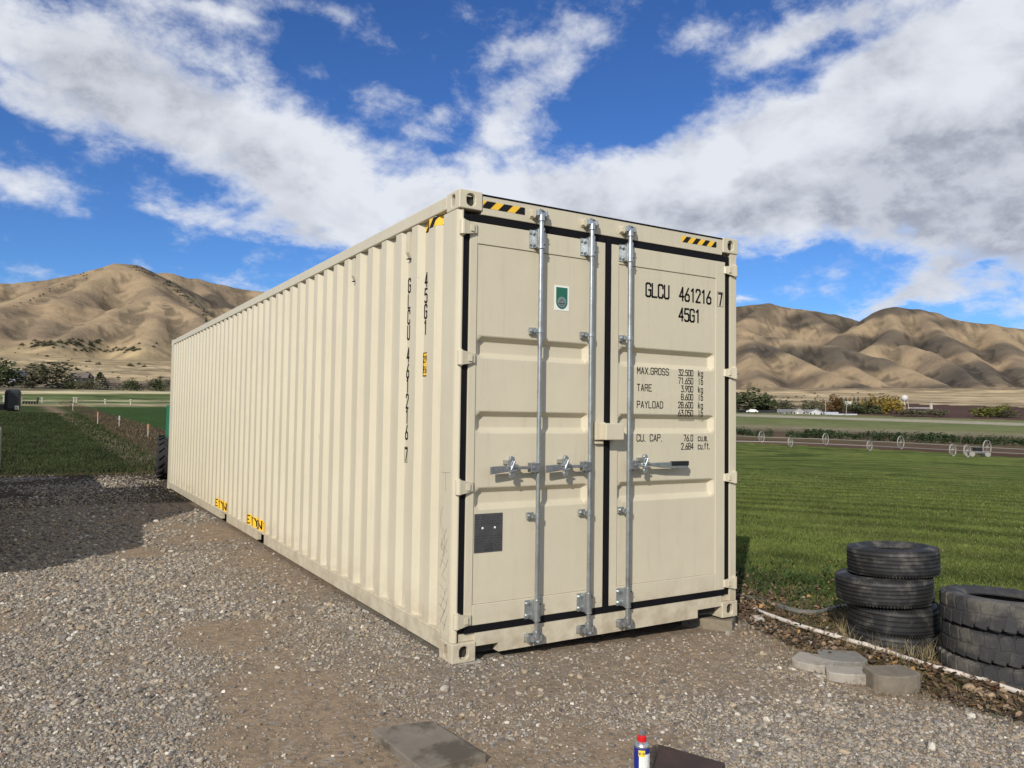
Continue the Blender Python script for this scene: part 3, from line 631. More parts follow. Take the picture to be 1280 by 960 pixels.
# lock rods
YR = -.036
def plate_bolts(mb, xs_, z, y=.006): 
    for x in xs_: mb.tube([(x, .012, z), (x, y-.010, z)], .009, 6)
def rod(x, hd, blackgrip):
    rt = MB().tube([(x, YR, .100), (x, YR, 2.800)], .0150, 16).build('lock_rod', ZINC, box, smooth=True)
    for z0, z1 in ((2.590, 2.715), (.203, .328)):       # sleeve bearings with a bolted flange
        b = MB(); b.tube([(x, YR, z0), (x, YR, z1)], .0225, 14); b.box(x-.062, x+.062, .0075, .0132, z0+.004, z1-.004)
        b.box(x-.030, x+.030, YR, .0073, z0+.003, z1-.003)
        for zz in (z0+.025, z1-.025): b.tube([(x-.047, .008, zz), (x-.047, -.006, zz)], .0095, 6); b.tube([(x+.047, .008, zz), (x+.047, -.006, zz)], .0095, 6)
        b.tube([(x, YR, z0-.004), (x, YR, z0)], .025, 14); b.tube([(x, YR, z1), (x, YR, z1+.004)], .025, 14)
        o = b.build('rod_bearing', ZINC, rt, smooth=True)
        h = MB(); [h.tube([(x+.014, YR-.0172, zz), (x+.014, YR-.0222, zz)], .005, 6) for zz in (z0+.02, z1-.02)]; tag(h.build('bearing_rivet', BLK, rt), kind='stuff')
    for z in (2.052, .862):                              # guides
        b = MB(); b.tube([(x, YR, z-.013), (x, YR, z+.013)], .021, 14); b.box(x-.058, x-.012, -.004, .0132, z-.022, z+.020); b.tube([(x-.042, 0, z), (x-.042, -.016, z)], .010, 8); b.box(x-.040, x, -.040, -.022, z-.012, z+.010)
        b.build('rod_guide', ZINC, rt, smooth=True)
    for z, s in ((2.812, 1), (.088, -1)):                # cam head in its keeper
        b = MB(); b.tube([(x, YR, z-s*.045), (x, YR, z-s*.005)], .023, 12); b.box(x-.030, x+.030, YR-.016, YR+.012, z-.010, z+.016)
        for q in (-1, 1): b.tube([(x+q*.030, YR-.006, z-.014), (x+q*.030, YR-.006, z+.020)], .013, 8); b.tube([(x+q*.022, YR, z), (x+q*.040, -.010, z)], .011, 8)
        b.tube([(x, YR-.016, z+s*.010), (x, YR+.014, z+s*.026)], .014, 8)
        b.build('cam_head', ZINC, rt, smooth=True)
        k = MB(); k.prism([(x-.066, z-.016), (x-.046, z-.030), (x-.036, z-.012), (x-.036, z+.018), (x-.052, z+.030), (x-.066, z+.018)], -.030, .0105, 'y'); k.prism([(x+.040, z-.012), (x+.050, z-.030), (x+.068, z-.016), (x+.066, z+.014), (x+.052, z+.024), (x+.040, z+.012)], -.026, .0105, 'y')
        k.box(x-.066, x+.066, .0045, .0098, z-.026, z+.028); k.build('cam_keeper', PAINT if s > 0 else ZINC, rt, bevel=.002)
    zc = 1.172; s = hd
    b = MB(); b.box(min(x, x+s*.070), max(x, x+s*.070), YR-.024, YR+.020, zc-.030, zc+.030); b.tube([(x+s*.046, YR-.030, zc), (x+s*.046, YR+.022, zc)], .012, 8); b.tube([(x+s*.040, YR, zc-.046), (x+s*.040, YR, zc+.036)], .008, 8)
    hubo = b.build('handle_hub', ZINCD, rt, bevel=.004)
    L = .36 if s < 0 else .545
    hb = MB(); yy_ = YR-.010
    # flattened bar that widens to a paddle
    secs = [(.05, .010, .012, 0), (.16, .009, .010, .002), (.20, .017, .007, .0), (L*.70, .020, .006, -.004), (L, .024, .006, -.012)]
    if blackgrip: secs = [(.05, .012, .012, 0), (.20, .012, .011, 0), (.30, .020, .008, -.006), (L, .023, .008, -.012)]
    vs = []
    for (u, hh, tt, dz) in secs:
        xx = x+s*u; vs += [(xx, yy_-tt, zc+dz-hh), (xx, yy_+tt, zc+dz-hh), (xx, yy_+tt, zc+dz+hh), (xx, yy_-tt, zc+dz+hh)]
    fs = [(0, 1, 2, 3), tuple(len(vs)-4+i for i in range(4))]
    for i in range(len(secs)-1):
        for j in range(4): fs.append((4*i+j, 4*i+(j+1) % 4, 4*i+4+(j+1) % 4, 4*i+4+j))
    hb.add(vs, fs); hb.build('handle', ZINCD if s < 0 else ZINC, rt, bevel=.003)
    if blackgrip: MB().box(x+s*(L-.165), x+s*L, yy_-.016, yy_+.012, zc-.012, zc+.020).build('handle_grip', BLK, rt, bevel=.005)
    xc = x+s*(.210 if s < 0 else .135)                    # catch with round hasps above and below
    c = MB()
    for dz in (.055, -.040): c.lathe([(0, -.010), (.018, -.010), (.021, -.003), (.021, .008), (0, .008)], (xc, -.052, zc+dz), 14, 'y')
    c.box(xc-.018, xc+.018, -.060, -.046, zc-.035, zc+.050); c.box(xc-.030, xc+.034, -.068, -.040, zc+.004, zc+.020); c.box(xc-.022, xc+.022, -.045, .0215, zc+.022, zc+.048)
    c.tube([(xc+.012, -.07, zc+.045), (xc-.016, -.072, zc-.012)], .008, 8); c.tube([(xc-.02, -.066, zc-.02), (xc+.026, -.066, zc-.014)], .007, 6)
    c.build('handle_catch', ZINC, rt, bevel=.002)
    return rt
rod(.581, -1, False)['label'] = 'lock rod nearest the left post, handle turned left'
rod(.992, -1, False)['label'] = 'middle lock rod, handle turned left'
rod(1.326, 1, True)['label'] = 'lock rod on the right-hand door, black-gripped handle turned right'
# padlock box
pb = MB().box(1.058, 1.132, -.020, .0135, 1.345, 1.466).build('lock_box_plate', PAINT, box, bevel=.003)
MB().box(1.058, 1.125, -.012, .0135, 1.318, 1.334).build('lock_box_tab', PAINT, pb, bevel=.002)
MB().box(1.092, 1.248, -.082, .009, 1.346, 1.459).build('lock_box', PAINT, box, bevel=.006)
# side vents
for yv in (.82, 1.94):
    mb = MB(); mb.prism([(.0435, 2.785), (.016, 2.785), (.012, 2.700), (.012, 2.640), (.034, 2.600), (.0435, 2.600)], yv-.030, yv+.022, 'y'); v_ = mb.build('vent', PAINT, box, bevel=.002)
    MB().box(.014, .040, yv-.026, yv+.018, 2.594, 2.598).build('vent_slot', DARKIN, v_)
# lettering and marks on the door and side
FM = lambda off: (lambda u, v: (u, .0215-off, v))
f = FM(.0012)
def letters(txt, u, v, h, w, adv, sw, fmap, parent, name='letter'):
    for ch in txt:
        if ch != ' ': q = MB(); text_strokes(q, ch, u, v, h, w, adv, sw, fmap); q.build(name, INK, parent)
        u += adv
letters('GLCU', 1.523, 2.372, .094, .042, .0585, .0145, f, dr)
letters('461216', 1.847, 2.372, .094, .040, .0557, .0145, f, dr)
letters('45G1', 1.843, 2.222, .090, .040, .0555, .0145, f, dr)
f7 = lambda u, v: (u, .0128, v); letters('7', 2.243, 2.370, .088, .034, .05, .0145, f7, dr, 'check_digit')
mb = MB(); ribbon(mb, [(2.230, 2.358), (2.290, 2.358), (2.290, 2.470), (2.230, 2.470), (2.230, 2.358)], .0030, f7); mb.build('digit_box', INK, dr)
def small(s, x, z, w=.025, adv=.036, h=.046):
    mb = MB(); text_strokes(mb, s, x, z, h, w, adv, .0066, f); o = mb.build('lettering_line', INK, dr); o['kind'] = 'stuff'
small('MAX.GROSS', 1.447, 1.812); small('TARE', 1.447, 1.691); small('PAYLOAD', 1.447, 1.571)
z_ = 1.815
for a, b, u_ in (('32.500', 1.840, 'kg'), ('71.650', 1.840, 'lb'), ('3.900', 1.868, 'kg'), ('8.600', 1.868, 'lb'), ('28.600', 1.840, 'kg'), ('63.050', 1.840, 'lb')):
    small(a, b, z_, .0195, .0278, .043); small(u_, 2.040, z_, .020, .029, .043); z_ -= .0596
small('CU. CAP.', 1.447, 1.334, .025, .035); small('76.0', 1.896, 1.333, .0195, .028, .044); small('cu.m.', 2.040, 1.333, .019, .026, .044); small('2.684', 1.872, 1.272, .0195, .028, .044); small('cu.ft.', 2.040, 1.272, .019, .026, .044)
# vertical number down the side (in the recessed strips)
XI = .044
fs_ = lambda y0: (lambda u, v: (XI-.0025, y0-u, v))
def vchar(ch, yc, zt, h): letters(ch, -.018, zt-h, h, .036, .06, .0125, fs_(yc), left_wall)
for ch, z in zip('45G1', (2.457, 2.350, 2.242, 2.134)): vchar(ch, .555, z, .090)
for ch, z in zip('GLCU461216', (2.459, 2.346, 2.235, 2.124, 1.966, 1.854, 1.752, 1.640, 1.534, 1.422)): vchar(ch, .834, z, .094)
vchar('7', .834, 1.262, .086); mb = MB(); ribbon(mb, [(-.026, 1.165), (.026, 1.165), (.026, 1.272), (-.026, 1.272), (-.026, 1.165)], .0030, fs_(.834)); mb.build('digit_box', INK, left_wall)
# yellow height mark
mk = MB().box(XI-.0022, XI-.0002, .502, .578, 1.757, 1.919).build('height_sticker', YEL, left_wall)
mb = MB(); fy = lambda u, v: (XI-.0042, .540-u, v)
ribbon(mb, [(-.034, 1.761), (.034, 1.761), (.034, 1.915), (-.034, 1.915), (-.034, 1.761)], .006, fy)
text_strokes(mb, '2.9', -.030, 1.852, .042, .015, .021, .0058, fy); text_strokes(mb, "9.6", -.030, 1.782, .042, .015, .021, .0058, fy)
tag(mb.build('sticker_print', INK, mk), kind='stuff')
# hazard tape: yellow strips with black slanting bars
def hazard(u0, u1, v0, v1, bars, lean, fmap, parent, sub=None):
    m1 = MB(); n = 1 if not sub else int((u1-u0)/sub)
    for j in range(n):
        a, b = u0+(u1-u0)*j/n, u0+(u1-u0)*(j+1)/n; m1.add([fmap(a, v0, 0), fmap(b, v0, 0), fmap(b, v1, 0), fmap(a, v1, 0)], [(0, 1, 2, 3)])
    h = m1.build('hazard_tape', YEL, parent); nv = 8
    for (c0, c1) in bars:
        m2 = MB()
        for j in range(nv):
            t0, t1 = j/nv, (j+1)/nv; z0, z1 = v0+(v1-v0)*t0, v0+(v1-v0)*t1
            q = 1 if not sub else 6
            for k in range(q):
                w0, w1 = c0+(c1-c0)*k/q, c0+(c1-c0)*(k+1)/q
                cl = lambda u: min(max(u, u0), u1)
                a, b, c, d = cl(w0+lean*t0), cl(w1+lean*t0), cl(w1+lean*t1), cl(w0+lean*t1)
                if abs(a-b)+abs(c-d) < 1e-4: continue
                m2.add([fmap(a, z0, 1), fmap(b, z0, 1), fmap(c, z1, 1), fmap(d, z1, 1)], [(0, 1, 2, 3)])
        if m2.v: m2.build('hazard_bar', INK, h)
fh = lambda u, v, l: (u, .0088-.0012*l, v)
hazard(.170, .480, 2.802, 2.848, [(.155+.062*2*i, .155+.062*2*i+.066) for i in range(3)]+[(.405+.06, .54)], .045, fh, box)
hazard(1.850, 2.212, 2.806, 2.850, [(1.862+.098*i, 1.862+.098*i+.048) for i in range(4)], .040, fh, box)
fsd = lambda u, v, l: (.008+corr(u)-.0015-.0012*l, u, v)
hazard(.228, .575, 2.735, 2.795, [(.270, .305), (.385, .445), (.535, .575)], -.06, fsd, left_wall, .01)
# pocket decals draped over the corrugation
for yl, yr2, txt in ((5.46, 4.58, 'EMPTY ONLY'), (7.42, 6.60, 'EMPTY ONLY')):
    f3 = lambda u, v, l: (.008+corr(yl-u)-.0015-.0012*l, yl-u, v); n = 100; wd = yl-yr2
    m1 = MB()
    for j in range(n): m1.add([f3(wd*j/n, .168, 0), f3(wd*(j+1)/n, .168, 0), f3(wd*(j+1)/n, .290, 0), f3(wd*j/n, .290, 0)], [(0, 1, 2, 3)])
    dcl = m1.build('pocket_decal', YEL, left_wall); m2 = MB()
    text_strokes(m2, txt, .04, .184, .088, .052, .081, .015, lambda u, v: f3(u, v, 1), .008); tag(m2.build('decal_print', INK, dcl), kind='stuff')
# stickers on the left door
s_ = MB().box(.728, .846, .0195, .0213, 2.205, 2.372).build('route_sticker', WHT, dl)
sh = [(.741, 2.360)]+[(.7865-.0455*math.cos(t), 2.262-.046*math.sin(t)) for t in np.linspace(0, math.pi, 14)]+[(.832, 2.360)]
MB().prism(sh, .0178, .0193, 'y').build('green_shield', GRN, s_)
MB().lathe([(0, 0), (.036, 0), (.036, .0014), (0, .0014)], (.7865, .0164, 2.262), 24, 'y').build('shield_emblem', GRYE, s_)
m2 = MB(); fe = lambda u, v: (u, .0155, v); ribbon(m2, [(.768, 2.262), (.7865, 2.282), (.805, 2.262)], .004, fe); ribbon(m2, [(.762, 2.252), (.811, 2.252)], .007, fe); ribbon(m2, [(.770, 2.240), (.803, 2.240)], .003, fe)
tag(m2.build('emblem_print', PLATED, s_), kind='stuff')
p_ = MB().box(.150, .352, .0180, .0213, .650, .890).build('data_plate', PLATE, dl, bevel=.001)
m2 = MB(); fp = lambda u, v: (u, .0172, v)
for i, z in enumerate((.872, .858, .842, .826, .752, .735, .718, .705, .690, .676, .664)):
    x0 = .160
    while x0 < .335:
        w = random.uniform(.015, .05); ribbon(m2, [(x0, z), (min(x0+w, .342), z)], .0045, fp); x0 += w+.012
ribbon(m2, [(.235, .700), (.235, .664), (.275, .664), (.275, .700), (.235, .700)], .003, fp)
tag(m2.build('engraving', PLATED, p_), kind='stuff')
for x in (.208, .296): MB().lathe([(0, -.005), (.005, -.004), (.0075, 0), (.0075, .002), (0, .002)], (x, .0172, .800), 12, 'y').build('rivet', WHT, p_)
# pencil scribbles on the post
m2 = MB(); fpc = lambda u, v: (.0018, u, v); rs = random.Random(3)
def wob(pts, w=.0026):
    o = []
    for i in range(len(pts)-1):
        for t in np.linspace(0, 1, 5)[:-1]: o.append((pts[i][0]*(1-t)+pts[i+1][0]*t+rs.uniform(-.002, .002), pts[i][1]*(1-t)+pts[i+1][1]*t+rs.uniform(-.002, .002)))
    o.append(pts[-1]); ribbon(m2, o, w, fpc)
wob([(.19, 1.14), (.07, 1.145)]); wob([(.13, 1.14), (.125, 1.04), (.12, 1.03)])
wob([(.165, .93), (.19, .86), (.18, .80), (.13, .78)]); wob([(.16, .78), (.12, .72), (.14, .66), (.18, .68), (.165, .73)])
for i, (a, b, c, d) in enumerate([(.10, .80, .17, .66), (.09, .74, .16, .62), (.17, .70, .09, .66), (.12, .66, .19, .55), (.08, .62, .15, .52), (.18, .60, .10, .57), (.16, .52, .10, .48), (.19, .45, .11, .40), (.09, .44, .17, .31), (.18, .38, .08, .34), (.08, .38, .15, .25), (.19, .33, .10, .29), (.12, .30, .18, .20), (.08, .28, .12, .18), (.18, .24, .09, .21)]):
    wob([(a, b), ((a+c)/2+rs.uniform(-.02, .02), (b+d)/2), (c, d)])
tag(m2.build('pencil_mark', PENCIL, lp), kind='stuff')
# chipped block and footing under the corners
CONC = mat('rough_concrete', (.205, .175, .125), .9, var=.25, vscale=14, bump=.004, bscale=40, dark=((.10, .085, .06), 6, .5, .7))
zc_ = gz(2.4, .1)
def rough_box(name, c, hx, hy, hz, rz, m, seed, chip=.006, par=None):
    bm = bmesh.new(); bmesh.ops.create_cube(bm, size=2); bmesh.ops.subdivide_edges(bm, edges=bm.edges, cuts=4, use_grid_fill=True); r2 = random.Random(seed)
    for v in bm.verts:
        e = sum(abs(abs(q)-1) < 1e-3 for q in v.co); k = (1-.02*r2.random()*(e > 1)-(.04*r2.random() if e > 2 else 0))
        v.co = Vector((v.co.x*hx*k, v.co.y*hy*k, v.co.z*hz*(1-.05*r2.random()*(e > 1))))+Vector([r2.uniform(-chip, chip)*.3 for _ in range(3)])
    me = bpy.data.meshes.new(name); bm.to_mesh(me); bm.free(); me.materials.append(m); o = bpy.data.objects.new(name, me); COL.objects.link(o); o.location = c; o.rotation_euler = (0, 0, rz)
    b = o.modifiers.new('bevel', 'BEVEL'); b.width = .004; b.segments = 2; b.limit_method = 'ANGLE'; b.angle_limit = R(30)
    return o
tag(rough_box('support_block', (2.33, .19, zc_+.030), .15, .19, .058, R(38), CONC, 5), 'grey-brown concrete block wedged under the right front corner of the container', 'concrete block')
PADC = mat('pale_concrete', (.36, .34, .30), .9, var=.15, vscale=12, bump=.002, bscale=60)
tag(rough_box('footing_pad', (.09, .10, -.026), .115, .12, .024, R(3), PADC, 8), 'thin pale concrete pad under the near left corner of the container', 'concrete pad')
# ---------------------------------------------------------------- loose things on the ground
def up_axis(n): return n
def tire_mesh(R0, w, grooves, rin):
    h = w/2; pr = [(rin, -h*.62), (rin+.018, -h*.80), (rin+(R0-rin)*.45, -h*1.02), (R0-.030, -h*.93), (R0-.010, -h*.80), (R0, -h*.68)]
    if grooves:
        gw = .0045
        for gx in np.linspace(-h*.52, h*.52, grooves): pr += [(R0+.001, gx-gw), (R0-.009, gx-gw*.8), (R0-.009, gx+gw*.8), (R0+.001, gx+gw)]
    pr += [(R0, h*.68), (R0-.010, h*.80), (R0-.030, h*.93), (rin+(R0-rin)*.45, h*1.02), (rin+.018, h*.80), (rin, h*.62), (rin+.004, h*.52), (rin+.03, h*.62), (R0-.05, h*.72), (R0-.022, 0), (R0-.05, -h*.72), (rin+.03, -h*.62), (rin+.004, -h*.52)]
    return pr
RUBT = mat('weathered_tyre_rubber', (.016, .0165, .018), .62, var=.35, vscale=9, bump=.0015, bscale=60, dark=((.105, .098, .085), 8, .48, .74))
RUBG = mat('dusty_tyre_rubber', (.028, .028, .030), .75, var=.4, vscale=7, bump=.002, bscale=50, dark=((.115, .105, .088), 5, .44, .70))
def tyre(c, R0, w, grooves, rin, tilt, rz, m, label, group, lugs=0):
    t = thing('tyre', label, 'tyre', c, rz, group); t.rotation_euler = (tilt[0], tilt[1], rz)
    MB().lathe(tire_mesh(R0, w, grooves, rin), (0, 0, 0), 72, close=True).build('tyre_carcass', m, t, smooth=True)
    if lugs:
        for i in range(lugs):
            a = 2*math.pi*i/lugs
            for s in (-1, 1):
                ar = np.array([math.cos(a+s*.04), math.sin(a+s*.04), 0]); at_ = np.array([-ar[1], ar[0], .14*s]); at_ /= np.linalg.norm(at_); zz = np.cross(ar, at_)
                MBx = MB().obox(ar*(R0-.005)+np.array([0, 0, s*w*.235]), ar, at_, zz, .0085, .0335, w*.205)
                MBx.obox(ar*(R0-.022)+np.array([0, 0, s*w*.435]), ar, at_, zz, .016, .024, w*.045)
                MBx.build('tread_lug', m, t, bevel=.004)
    else:                                       # moulded ribs round the sidewall
        mb = MB()
        for i in range(90):
            a = 2*math.pi*i/90; ar = np.array([math.cos(a), math.sin(a), 0]); mb.obox(ar*(R0-.012)+np.array([0, 0, w*.425]), ar, [-ar[1], ar[0], 0], [0, 0, 1], .010, .0035, .004); mb.obox(ar*(R0-.012)-np.array([0, 0, w*.425]), ar, [-ar[1], ar[0], 0], [0, 0, 1], .010, .0035, .004)
        o = mb.build('shoulder_rib', m, t); o['kind'] = 'stuff'
    return t
gA = gz(3.2, -.8)
vd = np.array([.842, .539]); vr = np.array([.8541, -.5200])
cA = np.array([3.200, -.765])
def offA(px_shift, r=0): q = cA+vr*px_shift*5.72/969.5; return q
for (dx, zc2, R0, w, g_, tl, lab) in ((0, .045, .292, .195, 4, (.02, 0), 'half-buried tyre at the bottom of the left stack, dry grass round it'),
        (2, .235, .306, .195, 4, (-.03, .02), 'third tyre down in the left stack'),
        (-9, .428, .325, .200, 5, (.03, -.035), 'widest tyre of the left stack, second from its top, jutting out left'),
        (2, .628, .308, .200, 5, (-.035, .03), 'topmost tyre of the left stack with a scuffed shoulder')):
    q = offA(dx); tyre((q[0], q[1], gA+zc2), R0, w, g_, .190, tl, random.uniform(0, 6), RUBT, lab, 'tyres in the left stack of four')
gB = gz(3.2, -1.4); cB = np.array([3.245, -1.50])
for (dx, zc2, tl, lab) in ((0, .050, (0, .01), 'chunky-treaded tyre at the bottom of the right stack'), (3, .240, (.02, 0), 'middle chunky-treaded tyre of the right stack'), (1, .430, (-.02, -.03), 'top chunky-treaded tyre of the right stack, its opening showing')):
    q = cB+vr*dx*5.15/969.5; tyre((q[0], q[1], gB+zc2), .352, .190, 0, .210, tl, random.uniform(0, 6), RUBG, lab, 'tyres in the right stack of three', 28)
# white plastic pipe and the old hose
def ground_path(pxs, dz):
    out = []
    for p in pxs:
        g_ = on_ground(*p); out.append((g_[0], g_[1], g_[2]+dz))
    return out
def smooth_path(P, n=6):
    P = [np.array(p) for p in P]; out = []
    for i in range(len(P)-1):
        p0 = P[max(i-1, 0)]; p1 = P[i]; p2 = P[i+1]; p3 = P[min(i+2, len(P)-1)]
        for t in np.linspace(0, 1, n, endpoint=False): out.append(.5*((2*p1)+(-p0+p2)*t+(2*p0-5*p1+4*p2-p3)*t*t+(-p0+3*p1-3*p2+p3)*t**3))
    out.append(P[-1]); return out
PVC = mat('dirty_white_plastic', (.58, .53, .47), .6, var=.2, vscale=20, dark=((.20, .14, .09), 22, .52, .64))
pp = smooth_path(ground_path([(943, 767), (960, 774), (1000, 788), (1050, 803.5), (1100, 818.5), (1149, 835), (1180, 844), (1211, 852.5), (1240, 862), (1262, 869.5), (1290, 879), (1340, 896)], .036))
pt = thing('water_pipe', 'long white plastic pipe lying along the leafy verge past both tyre stacks', 'pipe', tuple(pp[0]))
inv_ = lambda P: [tuple(np.array(p)-pp[0]) for p in P]
MB().tube(inv_(pp), .0165, 12).build('pipe_run', PVC, pt, smooth=True)
for i in (22, 46): MB().tube(inv_([pp[i]*.5+pp[i-1]*.5, pp[i], pp[i+1]*.5+pp[i]*.5]), .021, 12).build('coupling', PVC, pt, smooth=True)
for i in (12, 31): MB().tube(inv_([pp[i]+np.array([-.012, -.012, .012]), pp[i]+np.array([-.018, -.018, .020])]), .007, 8).build('plug', BLK, pt)
HOSE = mat('faded_hose', (.13, .13, .115), .7, var=.2, vscale=10)
hp = smooth_path(ground_path([(924, 747), (945, 752), (965, 758), (985, 765), (1005, 769), (1025, 768), (1045, 762), (1070, 758)], .022))
tag(MB().tube(hp, [.013+.013*math.exp(-((i-20)/10)**2) for i in range(len(hp))], 8).build('garden_hose', HOSE, None, smooth=True), 'faded grey-green hose sagging across the leaves beside the left tyre stack', 'hose')
# flat blocks
SLAB = mat('pale_block_concrete', (.33, .30, .255), .85, var=.15, vscale=14, bump=.002, bscale=70, dark=((.20, .175, .135), 9, .5, .68))
SLAB2 = mat('grey_block_concrete', (.20, .19, .17), .85, var=.2, vscale=14, bump=.002, bscale=70, dark=((.15, .13, .10), 9, .5, .7))
SLAB3 = mat('brown_block_concrete', (.175, .150, .115), .92, var=.25, vscale=14, bump=.005, bscale=50)
def wall_block(px, py, w, d, h, rz, m, label, round_=.5):
    g_ = on_ground(px, py); pts = [(-w*.42, d/2), (-w/2, -d*.12)]
    pts += [(-w/2*math.cos(t), -d*.12-d*.38*math.sin(t)**.8) for t in np.linspace(.12, math.pi-.12, 12)] if round_ else [(-w/2, -d/2), (w/2, -d/2)]
    pts += [(w/2, -d*.12), (w*.42, d/2)]
    o = MB().prism(pts, -.012, h).build('edging_block', m, None, bevel=.006); o.location = tuple(g_); o.rotation_euler = (0, 0, R(rz)); tag(o, label, 'block', 'loose edging blocks near the pipe'); return o
wall_block(1017, 834, .26, .25, .050, -62, SLAB, 'pale rounded edging block at the left end of the group lying on the gravel')
wall_block(1052, 832, .30, .26, .062, -40, SLAB2, 'grey edging block with a worn flat top lying behind the others')
wall_block(1060, 850, .27, .17, .058, -38, SLAB, 'edging block with a bright white front face, in the middle of the group')
wall_block(1116, 861, .30, .22, .105, -22, SLAB3, 'thick brown edging block with a rounded front, rightmost of the group')
# paver, steel plate, spray can in the foreground
def corner_slab(name, pxs, thick, m, lift, bevel, label, cat):
    P = [on_ground(*p) for p in pxs]; z = np.mean([p[2] for p in P]); c = np.mean(P, 0); mb = MB(); mb.prism([(p[0]-c[0], p[1]-c[1]) for p in P], -.01, thick)
    o = mb.build(name, m, None, bevel=bevel); o.location = (c[0], c[1], z+lift); tag(o, label, cat); return o
PAV = mat('worn_paver', (.185, .160, .125), .9, var=.18, vscale=10, bump=.002, bscale=60, dark=((.085, .070, .052), 3.2, .47, .60))
A_, B_, C_ = on_ground(466, 917), on_ground(540, 907), on_ground(605, 952)
corner_slab('paver', [(463, 920), (540, 910), (608, 955), (527, 975)], .038, PAV, 0, .006, 'square weathered concrete paver with a dark damp corner in the foreground gravel', 'paver')
PLT = mat('rusty_dark_plate', (.042, .026, .024), .6, .2, var=.35, vscale=8, bump=.001, bscale=40, dark=((.075, .038, .034), 6, .45, .65))
corner_slab('steel_plate', [(823, 936), (906, 963), (880, 1010), (808, 990)], .008, PLT, .012, .002, 'flat dark rust-brown plate lying on the gravel behind the spray can', 'plate')
cg = on_ground(802, 979); can = thing('spray_can', 'blue and white aerosol can with a red cap standing on the gravel', 'spray can', tuple(cg))
BLUE = mat('can_blue', (.012, .022, .22), .3, var=.05); TIN = mat('can_tin', (.55, .55, .52), .3, .9); RED = mat('can_red', (.55, .012, .018), .35, var=.05); NOZ = mat('can_nozzle', (.16, .17, .19), .5); CYEL = mat('can_yellow', (.85, .62, .02), .4)
MB().lathe([(0, .001), (.0315, .001), (.0325, .005), (.0325, .150), (.031, .153), (0, .153)], (0, 0, 0), 32).build('can_body', BLUE, can, smooth=True)
MB().lathe([(.032, .151), (.033, .155), (.031, .160), (.026, .168), (.020, .173), (0, .174)], (0, 0, 0), 32).build('can_shoulder', TIN, can, smooth=True)
MB().lathe([(.0, .170), (.0185, .170), (.0195, .174), (.0185, .192), (.014, .196), (0, .196)], (0, 0, 0), 24).build('cap', RED, can, smooth=True)
MB().box(-.010, .010, -.008, .008, .195, .214).build('nozzle', NOZ, can, bevel=.003)
va = math.atan2(CAM[1]-cg[1], CAM[0]-cg[0])
def patch(a0, a1, z0, z1, r, n=10):
    mb = MB(); A = np.linspace(a0, a1, n+1)
    for i in range(n): mb.add([(r*math.cos(va+A[i]), r*math.sin(va+A[i]), z0), (r*math.cos(va+A[i+1]), r*math.sin(va+A[i+1]), z0), (r*math.cos(va+A[i+1]), r*math.sin(va+A[i+1]), z1), (r*math.cos(va+A[i]), r*math.sin(va+A[i]), z1)], [(0, 1, 2, 3)])
    return mb
lb = patch(-.35, 1.75, .004, .128, .0329).build('label', WHT, can)
sy_ = patch(-.42, .42, .120, .145, .0332).build('shield', CYEL, can)
m2 = MB(); fc = lambda u, v: (.0335*math.cos(va+u/.0335), .0335*math.sin(va+u/.0335), v)
text_strokes(m2, 'WD-40', -.0118, .1275, .009, .0036, .0050, .0013, fc); m2.build('brand_print', BLUE, can)
m2 = MB()
for z in (.112, .100, .088, .074, .062, .050, .036): ribbon(m2, [(.004, z), (.004+random.uniform(.018, .034), z)], .004, lambda u, v: (.0333*math.cos(va+u/.0333), .0333*math.sin(va+u/.0333), v))
tag(m2.build('label_print', BLUE, can), kind='stuff')
# ---------------------------------------------------------------- truck at the left edge (its mirror reaches into view)
TP = mat('silver_truck_paint', (.42, .43, .42), .3, .4, var=.03); GLS = mat('dark_glass', (.02, .025, .028), .08, 0, var=0); CHR = mat('chrome', (.75, .76, .77), .12, 1.0, var=.02); LMP = mat('lamp_lens', (.6, .6, .55), .15, var=.05); TYR = mat('road_tyre', (.02, .02, .02), .8, var=.2)
tx0, tx1, ty0 = -4.66, -2.66, 3.95
truck = thing('parked_truck', 'silver truck at the left edge of the photo, only its black door mirror in view', 'truck', (-3.66, 7.2, gz(-3.6, 7.2)))
MBt = MB()
def TB(name, fn, m, bevel=0, par=None, smooth=False):
    mb = MB(); fn(mb); mb.v = [(x+3.66, y-7.2, z) for x, y, z in mb.v]; return mb.build(name, m, par or truck, bevel=bevel, smooth=smooth)
low = [(3.98, .50), (3.93, .70), (3.97, 1.12), (5.45, 1.24), (10.40, 1.24), (10.45, .55)]
TB('body', lambda b: b.prism(low, tx0, tx1, 'x'), TP, .05)
TB('cabin', lambda b: b.prism([(5.40, 1.22), (6.15, 1.93), (6.40, 2.01), (10.15, 2.01), (10.38, 1.85), (10.44, 1.22)], tx0+.14, tx1-.12, 'x'), TP, .06)
TB('windscreen', lambda b: b.add([(tx0+.26, 5.52, 1.27), (tx1-.24, 5.52, 1.27), (tx1-.30, 6.17, 1.90), (tx0+.32, 6.17, 1.90)], [(0, 1, 2, 3)]) or b, GLS)
for (a, b_) in ((6.30, 7.30), (7.42, 8.45), (8.60, 10.1)):
    for xs_ in (tx0+.133, tx1-.113): TB('side_window', lambda b: b.box(xs_-.004, xs_+.004, a, b_, 1.30, 1.88), GLS, .01)
for yy_ in (7.36, 8.52): TB('door_seam', lambda b: b.box(tx1-.004, tx1+.002, yy_-.006, yy_+.006, .62, 1.2), BLK)
TB('grille', lambda b: b.box(tx0+.45, tx1-.45, 3.90, 3.96, .72, 1.06), BLK, .01); TB('bumper', lambda b: b.box(tx0+.03, tx1-.03, 3.80, 3.98, .42, .66), CHR, .04)
